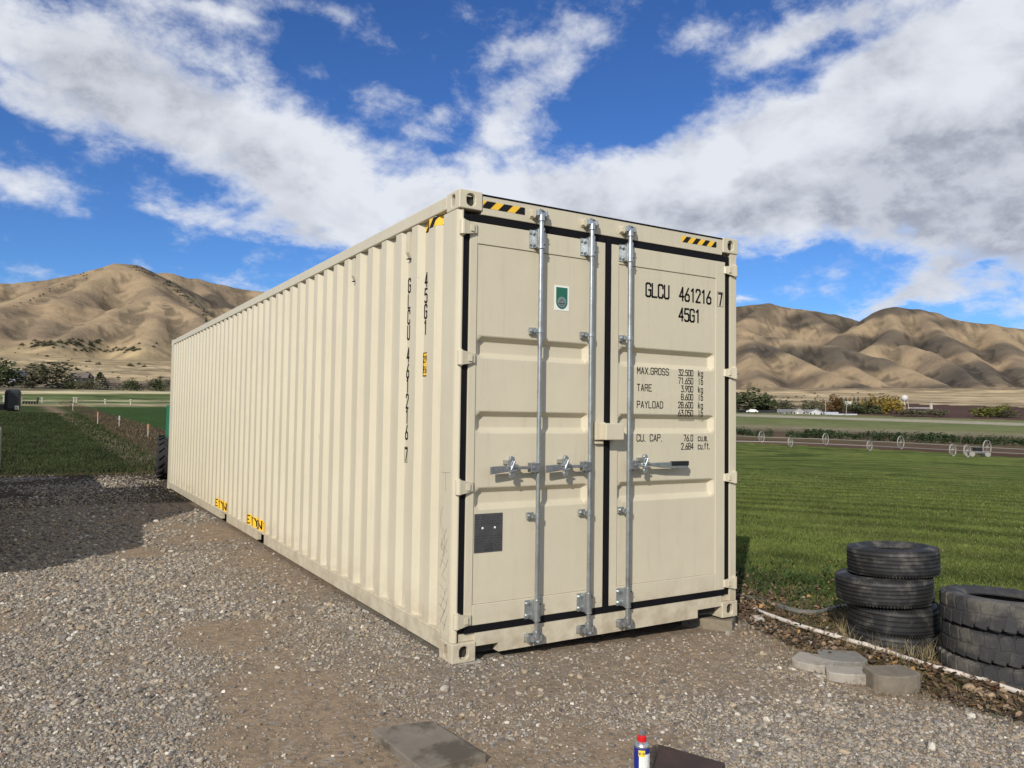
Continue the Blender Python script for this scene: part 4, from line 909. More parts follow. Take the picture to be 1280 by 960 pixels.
for x0 in (tx0+.08, tx1-.40): TB('headlight', lambda b: b.box(x0, x0+.32, 3.915, 3.97, .82, 1.04), LMP, .02)
for wx in (tx0+.16, tx1-.16):
    for wy in (4.95, 9.35):
        w_ = TB('wheel', lambda b: b.lathe([(.24, -.11), (.37, -.125), (.40, -.08), (.40, .08), (.37, .125), (.24, .11)], (wx, wy, .40), 36, 'x', close=True), TYR, smooth=True)
        TB('rim', lambda b: b.lathe([(0, -.06), (.10, -.09), (.23, -.07), (.245, -.11), (.245, .11), (.23, .07), (.10, .09), (0, .06)], (wx, wy, .40), 24, 'x'), CHR, par=w_, smooth=True)
gT = gz(-3.6, 7.2)
for sx in (1, -1):
    cx = -2.435 if sx > 0 else -4.885; zc2 = 1.602-gT
    m_ = TB('door_mirror', lambda b: b.box(cx-.082, cx+.082, 6.56, 6.66, zc2-.125, zc2+.130), mat('mirror_shell', (.012, .016, .018), .45), .035)
    TB('mirror_arm', lambda b: b.box(min(cx, cx-sx*.26), max(cx, cx-sx*.26), 6.60, 6.64, zc2-.112, zc2-.040), BLK, .01, m_)
    TB('mirror_lamp', lambda b: b.box(cx+sx*.02, cx+sx*.060, 6.552, 6.562, zc2-.110, zc2-.060), CHR, .006, m_)
tr = thing('shadow_trailer', 'unseen white box trailer added beyond the left edge to lengthen the truck shadow', 'trailer', (-5.3, 11.4, gz(-5.3, 11.4)))  # added out of view only to extend the shadow across the yard
MB().box(-1.0, 1.0, -2.6, 1.2, .45, 2.35).build('shadow_trailer_box', WHT, tr, bevel=.04); MB().box(-.06, .06, -3.6, -2.58, .42, .52).build('drawbar', BLK, tr)
for sx in (-1, 1):
    for wy in (-.4, .45): MB().lathe([(0, -.09), (.17, -.09), (.30, -.10), (.33, -.06), (.33, .06), (.30, .10), (.17, .09), (0, .09)], (sx*.88, wy, .33), 28, 'x').build('wheel', TYR, tr, smooth=True)
# ---------------------------------------------------------------- green tractor behind the far end of the container
TG = mat('tractor_green', (.012, .13, .065), .4, var=.08)
tg = on_ground(203, 602); tgx, tgy = tg[0]+.20, tg[1]+.45
tr2 = thing('tractor', 'green tractor mostly hidden behind the far end of the container, one rear wheel showing', 'tractor', (tgx+.50, tgy, gz(tgx, tgy)), R(-7))
def wheel(mb, c, r, w, lugs):
    mb.lathe([(r*.55, -w/2), (r*.86, -w/2), (r*.95, -w*.40), (r*.95, w*.40), (r*.86, w/2), (r*.55, w/2)], c, 40, 'x', close=True)
    for i in range(lugs):
        a = 2*math.pi*i/lugs
        for s in (-1, 1):
            ar = np.array([0, math.cos(a+s*.07), math.sin(a+s*.07)]); tt = np.array([s*.75, -ar[2]*.66, ar[1]*.66]); mb.obox(np.array(c)+ar*r*.965+np.array([s*w*.24, 0, 0]), ar, tt, np.cross(ar, tt), r*.045, w*.24, .022)
for sx, nm in ((-1, 'l'), (1, 'r')):
    mb = MB(); wheel(mb, (sx*.62, 0, .47), .47, .30, 18); w_ = mb.build('rear_wheel', TYR, tr2, smooth=False)
    MB().lathe([(0, -.05), (.12, -.08), (.26, -.10), (.26, .10), (.12, .08), (0, .05)], (sx*.62, 0, .47), 24, 'x').build('rim', TG, w_)
    mb = MB(); wheel(mb, (sx*.55, 1.75, .33), .33, .20, 14); w_ = mb.build('front_wheel', TYR, tr2)
    MB().lathe([(0, -.05), (.18, -.07), (.18, .07), (0, .05)], (sx*.55, 1.75, .33), 20, 'x').build('rim', TG, w_)
    mb = MB(); arc = [(-.55*math.cos(t), .47+.56*math.sin(t)) for t in np.linspace(.35, 2.5, 9)]; arc2 = [(-.52*math.cos(t), .47+.53*math.sin(t)) for t in np.linspace(2.5, .35, 9)]
    mb.prism(arc+arc2, sx*.40, sx*.52, 'x'); mb.prism([(-.15, .88), (.32, .88), (.42, 1.58), (.30, 1.60)], sx*.52, sx*.60, 'x'); mb.build('fender', TG, tr2)
    MB().tube([(sx*.46, .1, .95), (sx*.40, .12, 1.55), (sx*.38, .9, 1.62), (sx*.38, 2.2, 1.1), (sx*.38, 2.7, .5)], .05, 8).build('loader_arm', TG, tr2)
MB().prism([(.5, .62), (.55, 1.12), (2.1, 1.02), (2.2, .55)], -.24, .24, 'x').build('hood', TG, tr2, bevel=.04); MB().box(-.2, .2, -.2, .5, .5, .85).build('gearbox', BLK, tr2, bevel=.02)
MB().prism([(-.25, .85), (.2, .85), (.2, .93), (-.17, .96), (-.22, 1.3), (-.30, 1.3)], -.22, .22, 'x').build('seat', BLK, tr2, bevel=.02)
MB().tube([(0, .5, 1.1), (0, .32, 1.30)], .02, 8).build('steering_column', BLK, tr2); MB().lathe([(.17, -.012), (.19, 0), (.17, .012), (.155, 0)], (0, .32, 1.31), 24, 'z', close=True).build('steering_wheel', BLK, tr2)
MB().prism([(2.65, .05), (2.70, .55), (3.1, .5), (3.2, .05)], -.40, .55, 'x').build('bucket', TG, tr2, bevel=.01)
# ---------------------------------------------------------------- scattered stones of the gravel (geometry-node instances)
def stones():
    seg = []
    for (r0, r1, dn, s0) in ((2.6, 4.2, 13000, .0049), (4.2, 6.0, 7600, .0058), (6.0, 9.0, 3000, .0080), (9.0, 20.6, 620, .0125)):
        n = int(1.36*.5*(r1*r1-r0*r0)*dn); r = np.sqrt(RS.uniform(r0*r0, r1*r1, n)); a = np.radians(RS.uniform(-6, 72, n)); seg.append(np.stack([CAM[0]+r*np.sin(a), CAM[1]+r*np.cos(a), np.full(n, s0)], 1))
    P = np.concatenate(seg); x, y = P[:, 0], P[:, 1]
    so = sst(.475, .57, fbm(x/3.3+9, y/3.3, 4)*.65+fbm(x*.8, y*.8, 5)*.35-.055*sst(-.9, -2.0, x)*(y < 9))
    nb = np.exp(-((np.maximum(-x, 0)/.8)**2))*sst(-1.8, -.4, y)*(x < 2.6)*sst(.25, .5, fbm(x*.8, y*.8, 5)+.1)
    nb = np.maximum(nb, np.exp(-((y+.75)/.75)**2)*np.exp(-((x-1.4)/1.3)**2)*sst(.30, .55, fbm(x*1.3, y*1.3, 4)))
    keep = (RS.rand(len(x)) > .93*so) & (RS.rand(len(x)) > .88*nb) & ~((x > .02) & (x < 2.42) & (y > .05) & (y < 12.2)) & (x < xedge(y)+RS.exponential(.22, len(x))) & (y < 15.6)
    P = P[keep]; x, y = P[:, 0], P[:, 1]; n = len(P)
    s = P[:, 2]*.88*np.clip(np.exp(RS.normal(0, .48, n)), .4, 3.4)
    s = np.where(RS.rand(n) < .006, s*RS.uniform(1.6, 3.0, n), s); s = np.minimum(s, .028)
    z = zbase(x, y)
    sc = np.stack([s*RS.uniform(.8, 1.5, n), s*RS.uniform(.7, 1.2, n), s*RS.uniform(.45, .85, n)], 1)
    rot = np.stack([RS.normal(0, .35, n), RS.normal(0, .35, n), RS.uniform(0, 6.28, n)], 1)
    pal = np.array([(.23, .208, .178), (.27, .237, .192), (.29, .235, .165), (.15, .136, .122), (.40, .37, .315), (.21, .155, .108), (.185, .175, .165), (.52, .485, .425), (.09, .082, .075)])
    t = pal[RS.choice(9, n, p=[.23, .20, .18, .14, .07, .08, .04, .012, .048])]*RS.uniform(.9, 1.42, (n, 1))
    return np.stack([x, y, z+sc[:, 2]*.25], 1), sc, rot, t
GST = mat('gravel_stone', None, .88, var=.25, vscale=1.5, attr=('tint', 'INSTANCER'), spec=.25)
def instancer(name, P, sc, rot, tint, m, sub=1, nscale=1.1, amt=.55, label=None, cat=None):
    me = bpy.data.meshes.new(name); me.vertices.add(len(P)); me.vertices.foreach_set('co', P.astype(np.float32).ravel()); me.materials.append(m)
    for nm, dt, arr, key in (('scl', 'FLOAT_VECTOR', sc, 'vector'), ('rot', 'FLOAT_VECTOR', rot, 'vector')):
        a = me.attributes.new(nm, dt, 'POINT'); a.data.foreach_set(key, arr.astype(np.float32).ravel())
    a = me.attributes.new('tint', 'FLOAT_COLOR', 'POINT'); a.data.foreach_set('color', np.concatenate([tint, np.ones((len(tint), 1))], 1).astype(np.float32).ravel())
    o = bpy.data.objects.new(name, me); COL.objects.link(o)
    g = bpy.data.node_groups.new(name, 'GeometryNodeTree'); g.interface.new_socket('Geometry', in_out='INPUT', socket_type='NodeSocketGeometry'); g.interface.new_socket('Geometry', in_out='OUTPUT', socket_type='NodeSocketGeometry')
    N = g.nodes; L = g.links; gi = N.new('NodeGroupInput'); go = N.new('NodeGroupOutput')
    ico = N.new('GeometryNodeMeshIcoSphere'); ico.inputs['Radius'].default_value = 1.0; ico.inputs['Subdivisions'].default_value = sub
    sp = N.new('GeometryNodeSetPosition'); nz = N.new('ShaderNodeTexNoise'); nz.inputs['Scale'].default_value = nscale; nz.inputs['Detail'].default_value = 2
    sb = N.new('ShaderNodeVectorMath'); sb.operation = 'SUBTRACT'; sb.inputs[1].default_value = (.5, .5, .5); ml = N.new('ShaderNodeVectorMath'); ml.operation = 'SCALE'; ml.inputs[3].default_value = amt*2
    L.new(nz.outputs['Color'], sb.inputs[0]); L.new(sb.outputs[0], ml.inputs[0]); L.new(ml.outputs[0], sp.inputs['Offset']); L.new(ico.outputs[0], sp.inputs[0])
    sh = N.new('GeometryNodeSetShadeSmooth'); sh.inputs['Shade Smooth'].default_value = False; L.new(sp.outputs[0], sh.inputs[0])
    sm = N.new('GeometryNodeSetMaterial'); sm.inputs['Material'].default_value = m; L.new(sh.outputs[0], sm.inputs[0])
    ip = N.new('GeometryNodeInstanceOnPoints'); L.new(gi.outputs[0], ip.inputs['Points']); L.new(sm.outputs[0], ip.inputs['Instance'])
    def named(nm):
        q = N.new('GeometryNodeInputNamedAttribute'); q.data_type = 'FLOAT_VECTOR'; q.inputs['Name'].default_value = nm; return q.outputs['Attribute']
    e2 = N.new('FunctionNodeEulerToRotation'); L.new(named('rot'), e2.inputs[0]); L.new(e2.outputs[0], ip.inputs['Rotation']); L.new(named('scl'), ip.inputs['Scale'])
    L.new(ip.outputs[0], go.inputs[0]); md = o.modifiers.new('scatter', 'NODES'); md.node_group = g
    tag(o, label, cat, kind='stuff'); return o
P_, sc_, rt_, tn_ = stones(); print('stones', len(P_))
instancer('gravel', P_, sc_, rt_, tn_, GST, 1, 1.3, .42, 'loose grey and tan gravel stones covering the yard', 'gravel')
# a few bigger stones one can pick out
STN = mat('river_stone', (.40, .36, .30), .8, var=.2, vscale=20, bump=.002, bscale=60); STT = mat('tan_cobble', (.34, .25, .165), .85, var=.25, vscale=14, bump=.003, bscale=50)
def cobble(px, py, r, m, label, grp, sd):
    g_ = on_ground(px, py); bm = bmesh.new(); bmesh.ops.create_icosphere(bm, subdivisions=2, radius=1); r2 = random.Random(sd); k = [r2.uniform(.8, 1.2) for _ in range(3)]
    ph = [r2.uniform(0, 6) for _ in range(3)]
    for v in bm.verts: c = v.co; f_ = 1+.10*math.sin(2.1*c.x+ph[0])+.10*math.sin(2.7*c.y+ph[1])+.08*math.sin(3.1*c.z+ph[2]); v.co = Vector((c.x*k[0], c.y*k[1], c.z*.68))*f_*r
    me = bpy.data.meshes.new('stone'); bm.to_mesh(me); bm.free(); me.materials.append(m); me.polygons.foreach_set('use_smooth', [True]*len(me.polygons))
    o = bpy.data.objects.new('stone', me); COL.objects.link(o); o.location = (g_[0], g_[1], g_[2]+r*.30); o.rotation_euler = (0, 0, r2.uniform(0, 6)); tag(o, label, 'stone', grp)
for i, (px, py, r) in enumerate([(1213, 862, .036), (1228, 868, .040), (1243, 853, .042), (1252, 866, .040), (1262, 857, .030), (1224, 850, .026), (1236, 872, .034), (1205, 849, .032), (1258, 873, .026)]):
    cobble(px, py, r, STT, 'tan rounded stone heaped on the white pipe before the right tyre stack', 'stones heaped over the pipe', i)
for i, (px, py, r, lab) in enumerate([(947, 778, .052, 'largest pale flat stone, beside the pipe near the container corner'), (1013, 805, .026, 'small pale stone just below the white pipe, left of the edging blocks'), (1033, 792, .028, 'white stone just above the middle of the pipe'), (1044, 795, .030, 'tan stone next to the white stone above the pipe'), (1045, 820, .026, 'grey stone between the pipe and the edging blocks'),
        (1168, 814, .036, 'pale stone leaning on the foot of the left tyre stack'), (556, 862, .026, 'pale oval stone in the gravel just in front of the container corner'), (965, 731, .020, 'small white stone on the grass edge right of the container'), (1003, 748, .024, 'reddish pale stone among the leaves above the hose')]):
    cobble(px, py, r, STN, lab, None, 40+i)
# ---------------------------------------------------------------- grass, weeds and leaf litter (all uncountable)
def blades(name, P, H, Wd, cols, per, lean, m, label, cat, spread=.03):
    n = len(P); N_ = n*per; B = np.repeat(P, per, 0)+np.concatenate([RS.normal(0, spread, (N_, 2)), np.zeros((N_, 1))], 1); Hh = np.repeat(H, per)*RS.uniform(.55, 1.15, N_); Wp = np.repeat(Wd, per)*.5
    a = RS.uniform(0, 2*math.pi, N_); dx = np.stack([np.cos(a), np.sin(a), np.zeros(N_)], 1)*Wp[:, None]; l = RS.normal(0, lean, (N_, 2))*Hh[:, None]
    tip = B+np.concatenate([l, Hh[:, None]], 1); mid = B+np.concatenate([l*.35, Hh[:, None]*.55], 1)
    V = np.stack([B-dx, B+dx, mid+dx*.75, mid-dx*.75, tip], 1).reshape(-1, 3); i0 = np.arange(N_)*5
    F = np.concatenate([np.stack([i0, i0+1, i0+2], 1), np.stack([i0, i0+2, i0+3], 1), np.stack([i0+3, i0+2, i0+4], 1)])
    c = np.repeat(np.repeat(cols, per, 0)*RS.uniform(.75, 1.25, (N_, 1)), 5, 0)
    o = np_mesh(name, V, F, m, np.clip(c, 0, 1)); tag(o, label, cat, kind='stuff'); return o
BLD = mat('grass_blade', None, .7, var=.1, vscale=3, attr=('Col', 'GEOMETRY'), spec=.15)
def samp(n, r0, r1, a0, a1, pw=1.0):
    u = RS.rand(n); r = (r0**pw+u*(r1**pw-r0**pw))**(1/pw); a = np.radians(RS.uniform(a0, a1, n)); return CAM[0]+r*np.sin(a), CAM[1]+r*np.cos(a), r
def P3(x, y): return np.stack([x, y, zbase(x, y)], 1)
def projp(x, y, z):
    q = np.stack([x, y, z], 1)-CAM; d = q@FW; return 640+FPX*(q@RT)/d, 480-FPX*(q@UP)/d
x, y, r = samp(62000, 5.2, 42, 44, 68, .6); k = (x > xedge(y)+1.0+RS.normal(0, .4, len(x))) & (RS.rand(len(x)) > sst(14, 40, r)*.9); x, y, r = x[k], y[k], r[k]
acr = x*uy-y*ux+(fbm(x/7, y/7, 3)-.5)*1.3; rowv = .5+.5*np.sin(acr*2*math.pi/1.7)
cg_ = np.array((.112, .140, .034))*(.65+.8*fbm(x*1.7, y*1.7, 4)[:, None]); cg_ = cg_*(1-.5*(rowv*sst(.25, .55, fbm(x/2, y/2, 3)))[:, None]); dry = RS.rand(len(x)) < .03; cg_[dry] = (.20, .17, .08)
blades('field_blades', P3(x, y), .020+.014*fbm(x, y, 3)+r*.0006, .0042+r*.00045, cg_, 3, .55, BLD, 'short green grass of the mown field right of the container', 'grass', .035)
x, y, r = samp(40000, 19, 60, -4, 8, .6); px_, py_ = projp(x, y, zbase(x, y)); weed = (px_ > 70+(py_-503)*1.80) & (py_ > 505)
k = ~weed & ((np.abs(px_-(55+(py_-503)*1.68)) > 5+(py_-500)*.32) | (RS.rand(len(x)) < .2)) & (y > 15.5+RS.exponential(.3, len(x))) & (py_ > 506); xg, yg, rg = x[k], y[k], r[k]
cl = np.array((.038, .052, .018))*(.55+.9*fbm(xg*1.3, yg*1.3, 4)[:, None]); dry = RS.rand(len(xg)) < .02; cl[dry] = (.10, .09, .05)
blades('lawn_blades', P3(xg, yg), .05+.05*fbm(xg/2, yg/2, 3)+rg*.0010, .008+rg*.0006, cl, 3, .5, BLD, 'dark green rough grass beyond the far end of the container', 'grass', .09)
x, y, r = samp(12000, 20, 95, -1, 9, .7); px_, py_ = projp(x, y, zbase(x, y)); k = (px_ > 68+(py_-503)*1.80+RS.exponential(4, len(x))) & (px_ < 100+(py_-506)*3.3) & (py_ > 503); xg, yg, rg = x[k], y[k], r[k]
cw = np.array([(.105, .062, .040), (.17, .125, .078), (.075, .058, .034), (.045, .060, .022)])[RS.choice(4, len(xg), p=[.34, .30, .2, .16])]*RS.uniform(.6, 1.3, (len(xg), 1))
blades('dry_weeds', P3(xg, yg), .03+.20*fbm(xg/4, yg/4, 3)**1.5, .007+rg*.00028, cw, 3, .35, BLD, 'rust-brown dry weeds growing in the strip beside the dirt track', 'weeds', .12)
x, y, r = samp(9000, 18.5, 23, -4, 9, 1); k = y < 17.6+RS.exponential(.5, len(x)); k &= (y > 15.2); 
cw = np.array([(.10, .075, .045), (.15, .12, .07), (.04, .06, .02)])[RS.choice(3, k.sum(), p=[.5, .2, .3])]; blades('edge_weeds', P3(x[k], y[k]), np.full(k.sum(), .05), np.full(k.sum(), .012), cw, 3, .6, BLD, 'trampled brown grass along the far edge of the gravel', 'grass', .08)
# verge: dead grass, green weeds, fallen leaves
n = 9000; yv = RS.uniform(-3.2, 3.4, n); xv = xedge(yv)+RS.normal(.45, .33, n); k = (xv > 2.46) | (yv < -.1); xv, yv = xv[k], yv[k]
cw = np.array([(.20, .15, .085), (.11, .075, .042), (.05, .075, .022), (.26, .21, .12)])[RS.choice(4, len(xv), p=[.3, .3, .28, .12])]
blades('verge_grass', P3(xv, yv), np.full(len(xv), .038), np.full(len(xv), .0040), cw, 3, .9, BLD, 'tangled dead and green grass along the verge by the tyres', 'grass', .03)
a = RS.uniform(0, 6.283, 62); xv = cA[0]+np.cos(a)*RS.uniform(.30, .37, 62); yv = cA[1]+np.sin(a)*RS.uniform(.30, .37, 62)
blades('tyre_tuft', P3(xv, yv), np.full(62, .16), np.full(62, .0030), np.array([(.36, .30, .19), (.26, .21, .12)])[RS.choice(2, 62)], 4, .5, BLD, 'pale dry grass stems standing round the buried bottom tyre', 'dry grass', .012)
xv, yv = cB[0]-.30+RS.uniform(-.2, .2, 40)+.0, cB[1]+.36+RS.uniform(-.12, .12, 40); blades('gap_tuft', P3(xv, yv), np.full(40, .16), np.full(40, .0032), np.array([(.30, .24, .14), (.12, .11, .05)])[RS.choice(2, 40)], 3, .35, BLD, 'dry stems growing between the two tyre stacks', 'dry grass', .015)
# broad-leaved weeds near the verge
n = 420; xv = RS.normal(4.5, .6, n); yv = RS.normal(.9, .7, n); c2 = np.array((.042, .070, .020))*(.7+.6*RS.rand(n, 1)); blades('broadleaf_weeds', P3(xv, yv), np.full(n, .07), np.full(n, .018), c2, 4, .9, BLD, 'green weeds at the field edge behind the tyre stack', 'weeds', .03)
def leaves(name, x, y, s, cols, label, cat, dz=.012):
    n = len(x); z = zbase(x, y)+dz*RS.rand(n); base = np.array([(-1, 0, 0), (-.35, -.62, .0), (.55, -.5, .0), (1.1, 0, 0), (.5, .55, 0), (-.4, .6, 0)]); V = np.repeat(base[None], n, 0).copy()
    V[:, :, 2] = RS.uniform(-.1, .75, (n, 1))*(V[:, :, 1]**2)+RS.uniform(-.3, .5, (n, 1))*(V[:, :, 0]**2)*.5; V *= s[:, None, None]
    a, t1, t2 = RS.uniform(0, 6.28, n), RS.normal(0, .38, n), RS.normal(0, .38, n); ca, sa = np.cos(a)[:, None], np.sin(a)[:, None]
    X = V[:, :, 0]*ca-V[:, :, 1]*sa; Y = V[:, :, 0]*sa+V[:, :, 1]*ca; Z = V[:, :, 2]+X*t1[:, None]+Y*t2[:, None]; Z -= Z.min(1, keepdims=True)
    V = np.stack([X+x[:, None], Y+y[:, None], Z+z[:, None]], -1).reshape(-1, 3); i0 = np.arange(n)*6; F = np.concatenate([np.stack([i0, i0+1, i0+2, i0+3], 1), np.stack([i0, i0+3, i0+4, i0+5], 1)])
    o = np_mesh(name, V, F, BLD, np.clip(np.repeat(cols, 6, 0), 0, 1)); tag(o, label, cat, kind='stuff'); return o
n = 5600; yv = RS.uniform(-3.0, 3.0, n); xv = xedge(yv)-.12+RS.exponential(.48, n); k = (xv > 2.5) | (yv < -.15); xv, yv = xv[k], yv[k]; n = len(xv)
lc = np.array([(.12, .080, .050), (.17, .115, .068), (.25, .18, .115), (.070, .050, .036), (.32, .18, .07), (.28, .14, .09)])[RS.choice(6, n, p=[.32, .24, .14, .22, .05, .03])]*RS.uniform(.7, 1.25, (n, 1))
hx = []
for (px, py, m_, sg) in ((1166, 842, 150, .05), (1240, 864, 120, .06), (940, 766, 160, .09), (1120, 826, 50, .07)):
    g_ = on_ground(px, py); hx.append(np.stack([g_[0]+RS.normal(0, sg, m_), g_[1]+RS.normal(0, sg, m_)], 1))
hx = np.concatenate(hx); xv = np.concatenate([xv, hx[:, 0]]); yv = np.concatenate([yv, hx[:, 1]]); lc = np.concatenate([lc, lc[:len(hx)]]); n = len(xv)
leaves('fallen_leaves', xv, yv, RS.uniform(.008, .024, n), lc, 'brown fallen leaves littering the verge along the pipe', 'leaves', .045)
# ---------------------------------------------------------------- trees
BARK = mat('bark', (.10, .075, .055), .9, var=.3, vscale=3)
def foliage_mat(name, c): return mat(name, c, .75, var=.35, vscale=.5, attr=('Col', 'GEOMETRY'), spec=.1)
FOL = mat('foliage', None, .75, var=.22, vscale=.35, attr=('Col', 'GEOMETRY'), spec=.1)
def crown_mesh(seed, n, leaf, c1, c2, shape='round', nc=16):
    r_ = np.random.RandomState(seed)
    if shape == 'cone':
        t = r_.rand(n)**.75; lay = np.floor(t*9)/9+r_.rand(n)*.07; rad = (1-lay)*.95+.04; a = r_.uniform(0, 6.28, n); rr_ = rad*np.sqrt(r_.uniform(.25, 1, n)); P = np.stack([rr_*np.cos(a), rr_*np.sin(a), lay*2-1-.10*rr_], 1); cn = P*1.0
        shade = .75+.5*r_.rand(n)
    else:
        C_ = r_.normal(0, 1, (nc, 3)); C_ /= np.linalg.norm(C_, axis=1)[:, None]; C_ *= r_.uniform(.35, .80, (nc, 1)); C_[:, 2] = np.abs(C_[:, 2])*.95-.25+r_.uniform(-.2, .15, nc)
        rad = r_.uniform(.22, .42, nc); ci = r_.randint(0, nc, n); d = r_.normal(0, 1, (n, 3)); d /= np.linalg.norm(d, axis=1)[:, None]; P = C_[ci]+d*(rad[ci]*r_.uniform(.55, 1.05, n)**.6)[:, None]
        P[:, 2] = np.maximum(P[:, 2], -.95+.2*r_.rand(n)); cl = r_.uniform(.7, 1.3, nc); shade = cl[ci]*(.8+.4*r_.rand(n))
    lo, hi = np.percentile(P, 1, axis=0), np.percentile(P, 99, axis=0); P = (P-(lo+hi)/2)/((hi-lo)/2)
    nrm = r_.normal(0, 1, (n, 3)); nrm /= np.linalg.norm(nrm, axis=1)[:, None]; a = np.cross(nrm, [0.3, .2, 1]); a /= np.linalg.norm(a, axis=1)[:, None]; b = np.cross(nrm, a); s = leaf*r_.uniform(.6, 1.4, (n, 1))
    V = np.stack([P-a*s, P-b*s*.7, P+a*s, P+b*s*.7], 1).reshape(-1, 3); F = np.arange(4*n).reshape(n, 4); w = r_.rand(n, 1)
    c = (np.array(c1)*(1-w)+np.array(c2)*w)*shade[:, None]; return V, F, np.clip(np.repeat(c, 4, 0), 0, 1)
TM = {}
def tree(px, top, base, wpx, kind, label, cat='tree', group=None, dist=None, name='tree'):
    g_ = grid_hit(px, base) if dist is None else gat(px, dist); d = float((g_-CAM)@FW); H = (base-top)*d/FPX; Wd = wpx*d/FPX
    c1, c2, shape, n, leaf = KIND[kind]; t = thing(name, label, cat, tuple(g_), random.uniform(0, 6), group)
    key = (kind, random.randrange(3))
    if key not in TM:
        V, F, c = crown_mesh(hash(kind) % 97 if False else sum(map(ord, kind))+key[1], n, leaf, c1, c2, shape); me_o = np_mesh('crown', V, F, FOL, c); TM[key] = me_o.data; bpy.data.objects.remove(me_o)
    o = bpy.data.objects.new('crown', TM[key]); COL.objects.link(o); o.parent = t; ch = .47 if shape != 'cone' else .48
    o.scale = (Wd/2, Wd/2, H*ch); o.location = (0, 0, H*(1-ch))
    mb = MB(); mb.tube([(0, 0, -.2), (0, 0, H*.25), (H*.01, 0, H*.62)], [H*.028, H*.020, H*.008], 7)
    for i in range(5): an = i*1.26+.3; mb.tube([(0, 0, H*(.2+.05*i)), (math.cos(an)*Wd*.16, math.sin(an)*Wd*.16, H*(.38+.05*i)), (math.cos(an)*Wd*.28, math.sin(an)*Wd*.28, H*(.52+.05*i))], [H*.012, H*.008, H*.004], 5)
    mb.build('trunk', BARK, t); return t
KIND = {'dark': ((.050, .064, .030), (.085, .10, .048), 'round', 1500, .085), 'willow': ((.10, .10, .06), (.155, .145, .09), 'round', 1500, .080), 'conifer': ((.012, .022, .012), (.028, .042, .020), 'cone', 1300, .075),
        'gold': ((.26, .17, .035), (.17, .14, .035), 'round', 1300, .085), 'orange': ((.14, .075, .028), (.09, .065, .030), 'round', 1300, .085), 'lime': ((.19, .19, .045), (.11, .125, .035), 'round', 1300, .085),
        'scrub': ((.13, .125, .075), (.10, .10, .06), 'round', 700, .11), 'young': ((.030, .052, .022), (.055, .080, .035), 'round', 260, .17), 'bare': ((.12, .10, .09), (.085, .07, .065), 'round', 600, .06), 'sage': ((.055, .058, .036), (.085, .085, .055), 'round', 160, .22)}
CUMMIN = np.minimum.accumulate(np.where(dep > 1, PY, 1e6), 0)
def grid_hit(px, py, dmin=12):
    a = az_of(px, py); j = int(np.argmin(np.abs(fa-a))); col = PY[:, j]; ok = (RGd[:, j] > dmin) & (col <= py); i = int(np.argmax(ok)) if ok.any() else NR-60; return np.array([GX[i, j], GY[i, j], GZ[i, j]])
L_ = [(-2, 456, 491, 36, 'dark', 'dark bushy tree at the left edge, half hiding a house'), (26, 479, 491, 24, 'willow', 'small grey-green tree just left of the truck mirror'), (40, 466, 490.5, 24, 'willow', 'low olive tree between the left house and the big round tree'),
      (64, 459, 491, 54, 'willow', 'big round olive tree left of the second house'), (90, 480, 491, 18, 'dark', 'low dark tree under the eaves of the second house'), (108, 477, 491, 24, 'willow', 'olive tree in front of the second house, left of the pole'), (123, 470, 492, 20, 'conifer', 'dark pointed conifer just right of the utility pole'),
      (133, 478, 492, 14, 'bare', 'leafless greyish bush right of the conifer'), (147, 480, 492, 22, 'bare', 'wide leafless bush in the middle of the hedge line'), (162, 477, 492, 18, 'dark', 'small dark round tree among the bare bushes'), (178, 481, 492, 22, 'bare', 'leafless bush left of the last dark tree'), (196, 477, 493, 20, 'dark', 'dark tree nearest the container end'), (209, 474, 492, 16, 'bare', 'bare bush touching the container edge')]
for px, tp, bs, w, kd, lab in L_: tree(px, tp, bs, w*1.15, kd, lab, dist=250+random.uniform(-8, 8))
R_ = [(900, 491, 517, 34, 'dark', 'dark tree partly hidden by the right edge of the container'), (938, 488, 517.5, 44, 'dark', 'broad dark green tree just right of the container, above the long roof'), (958, 496, 517.5, 26, 'dark', 'dark tree merging with the broad tree right of the container'), (976, 500, 517.5, 26, 'willow', 'olive tree left of the grey gabled houses'),
      (1008, 501, 516, 16, 'willow', 'small olive tree behind the grey gabled house'), (1021, 499, 518, 22, 'willow', 'olive tree beside the white gabled house'), (1041, 497, 519, 22, 'orange', 'rust-brown tree between the houses and the dark hedge trees'), (1052, 503, 520, 14, 'dark', 'small dark tree right of the rust-brown tree'), (1080, 499, 514, 24, 'gold', 'pale yellow tree behind the dark hedge trees'),
      (1070, 509, 522, 24, 'dark', 'low dark tree, first of the hedge trees by the lane'), (1087, 510, 523, 26, 'dark', 'low dark tree, second of the hedge trees by the lane'), (1100, 500, 522, 26, 'gold', 'yellow autumn tree above the hedge trees'), (1116, 503, 524.5, 24, 'gold', 'golden tree at the right end of the hedge trees, by the water tower'),
      (1133, 518, 525.5, 16, 'scrub', 'low tan scrub just right of the golden tree'), (1146, 518, 527, 20, 'scrub', 'low olive scrub, second right of the golden tree'), (1162, 519, 527.5, 20, 'scrub', 'low tan scrub, third right of the golden tree'), (1177, 520, 528.5, 16, 'scrub', 'small scrub bush, fourth right of the golden tree'),
      (1228, 511, 522, 24, 'lime', 'yellow-green tree on the dark ploughed field, left of a pair'), (1247, 508, 523, 34, 'lime', 'largest yellow-green tree on the dark ploughed field'), (1262, 513, 523, 20, 'willow', 'olive bush at the right of the yellow-green trees')]
for px, tp, bs, w, kd, lab in R_: tree(px, tp, bs, w*1.12, kd, lab, dist=(330 if px < 1130 else 300)+random.uniform(-6, 6))
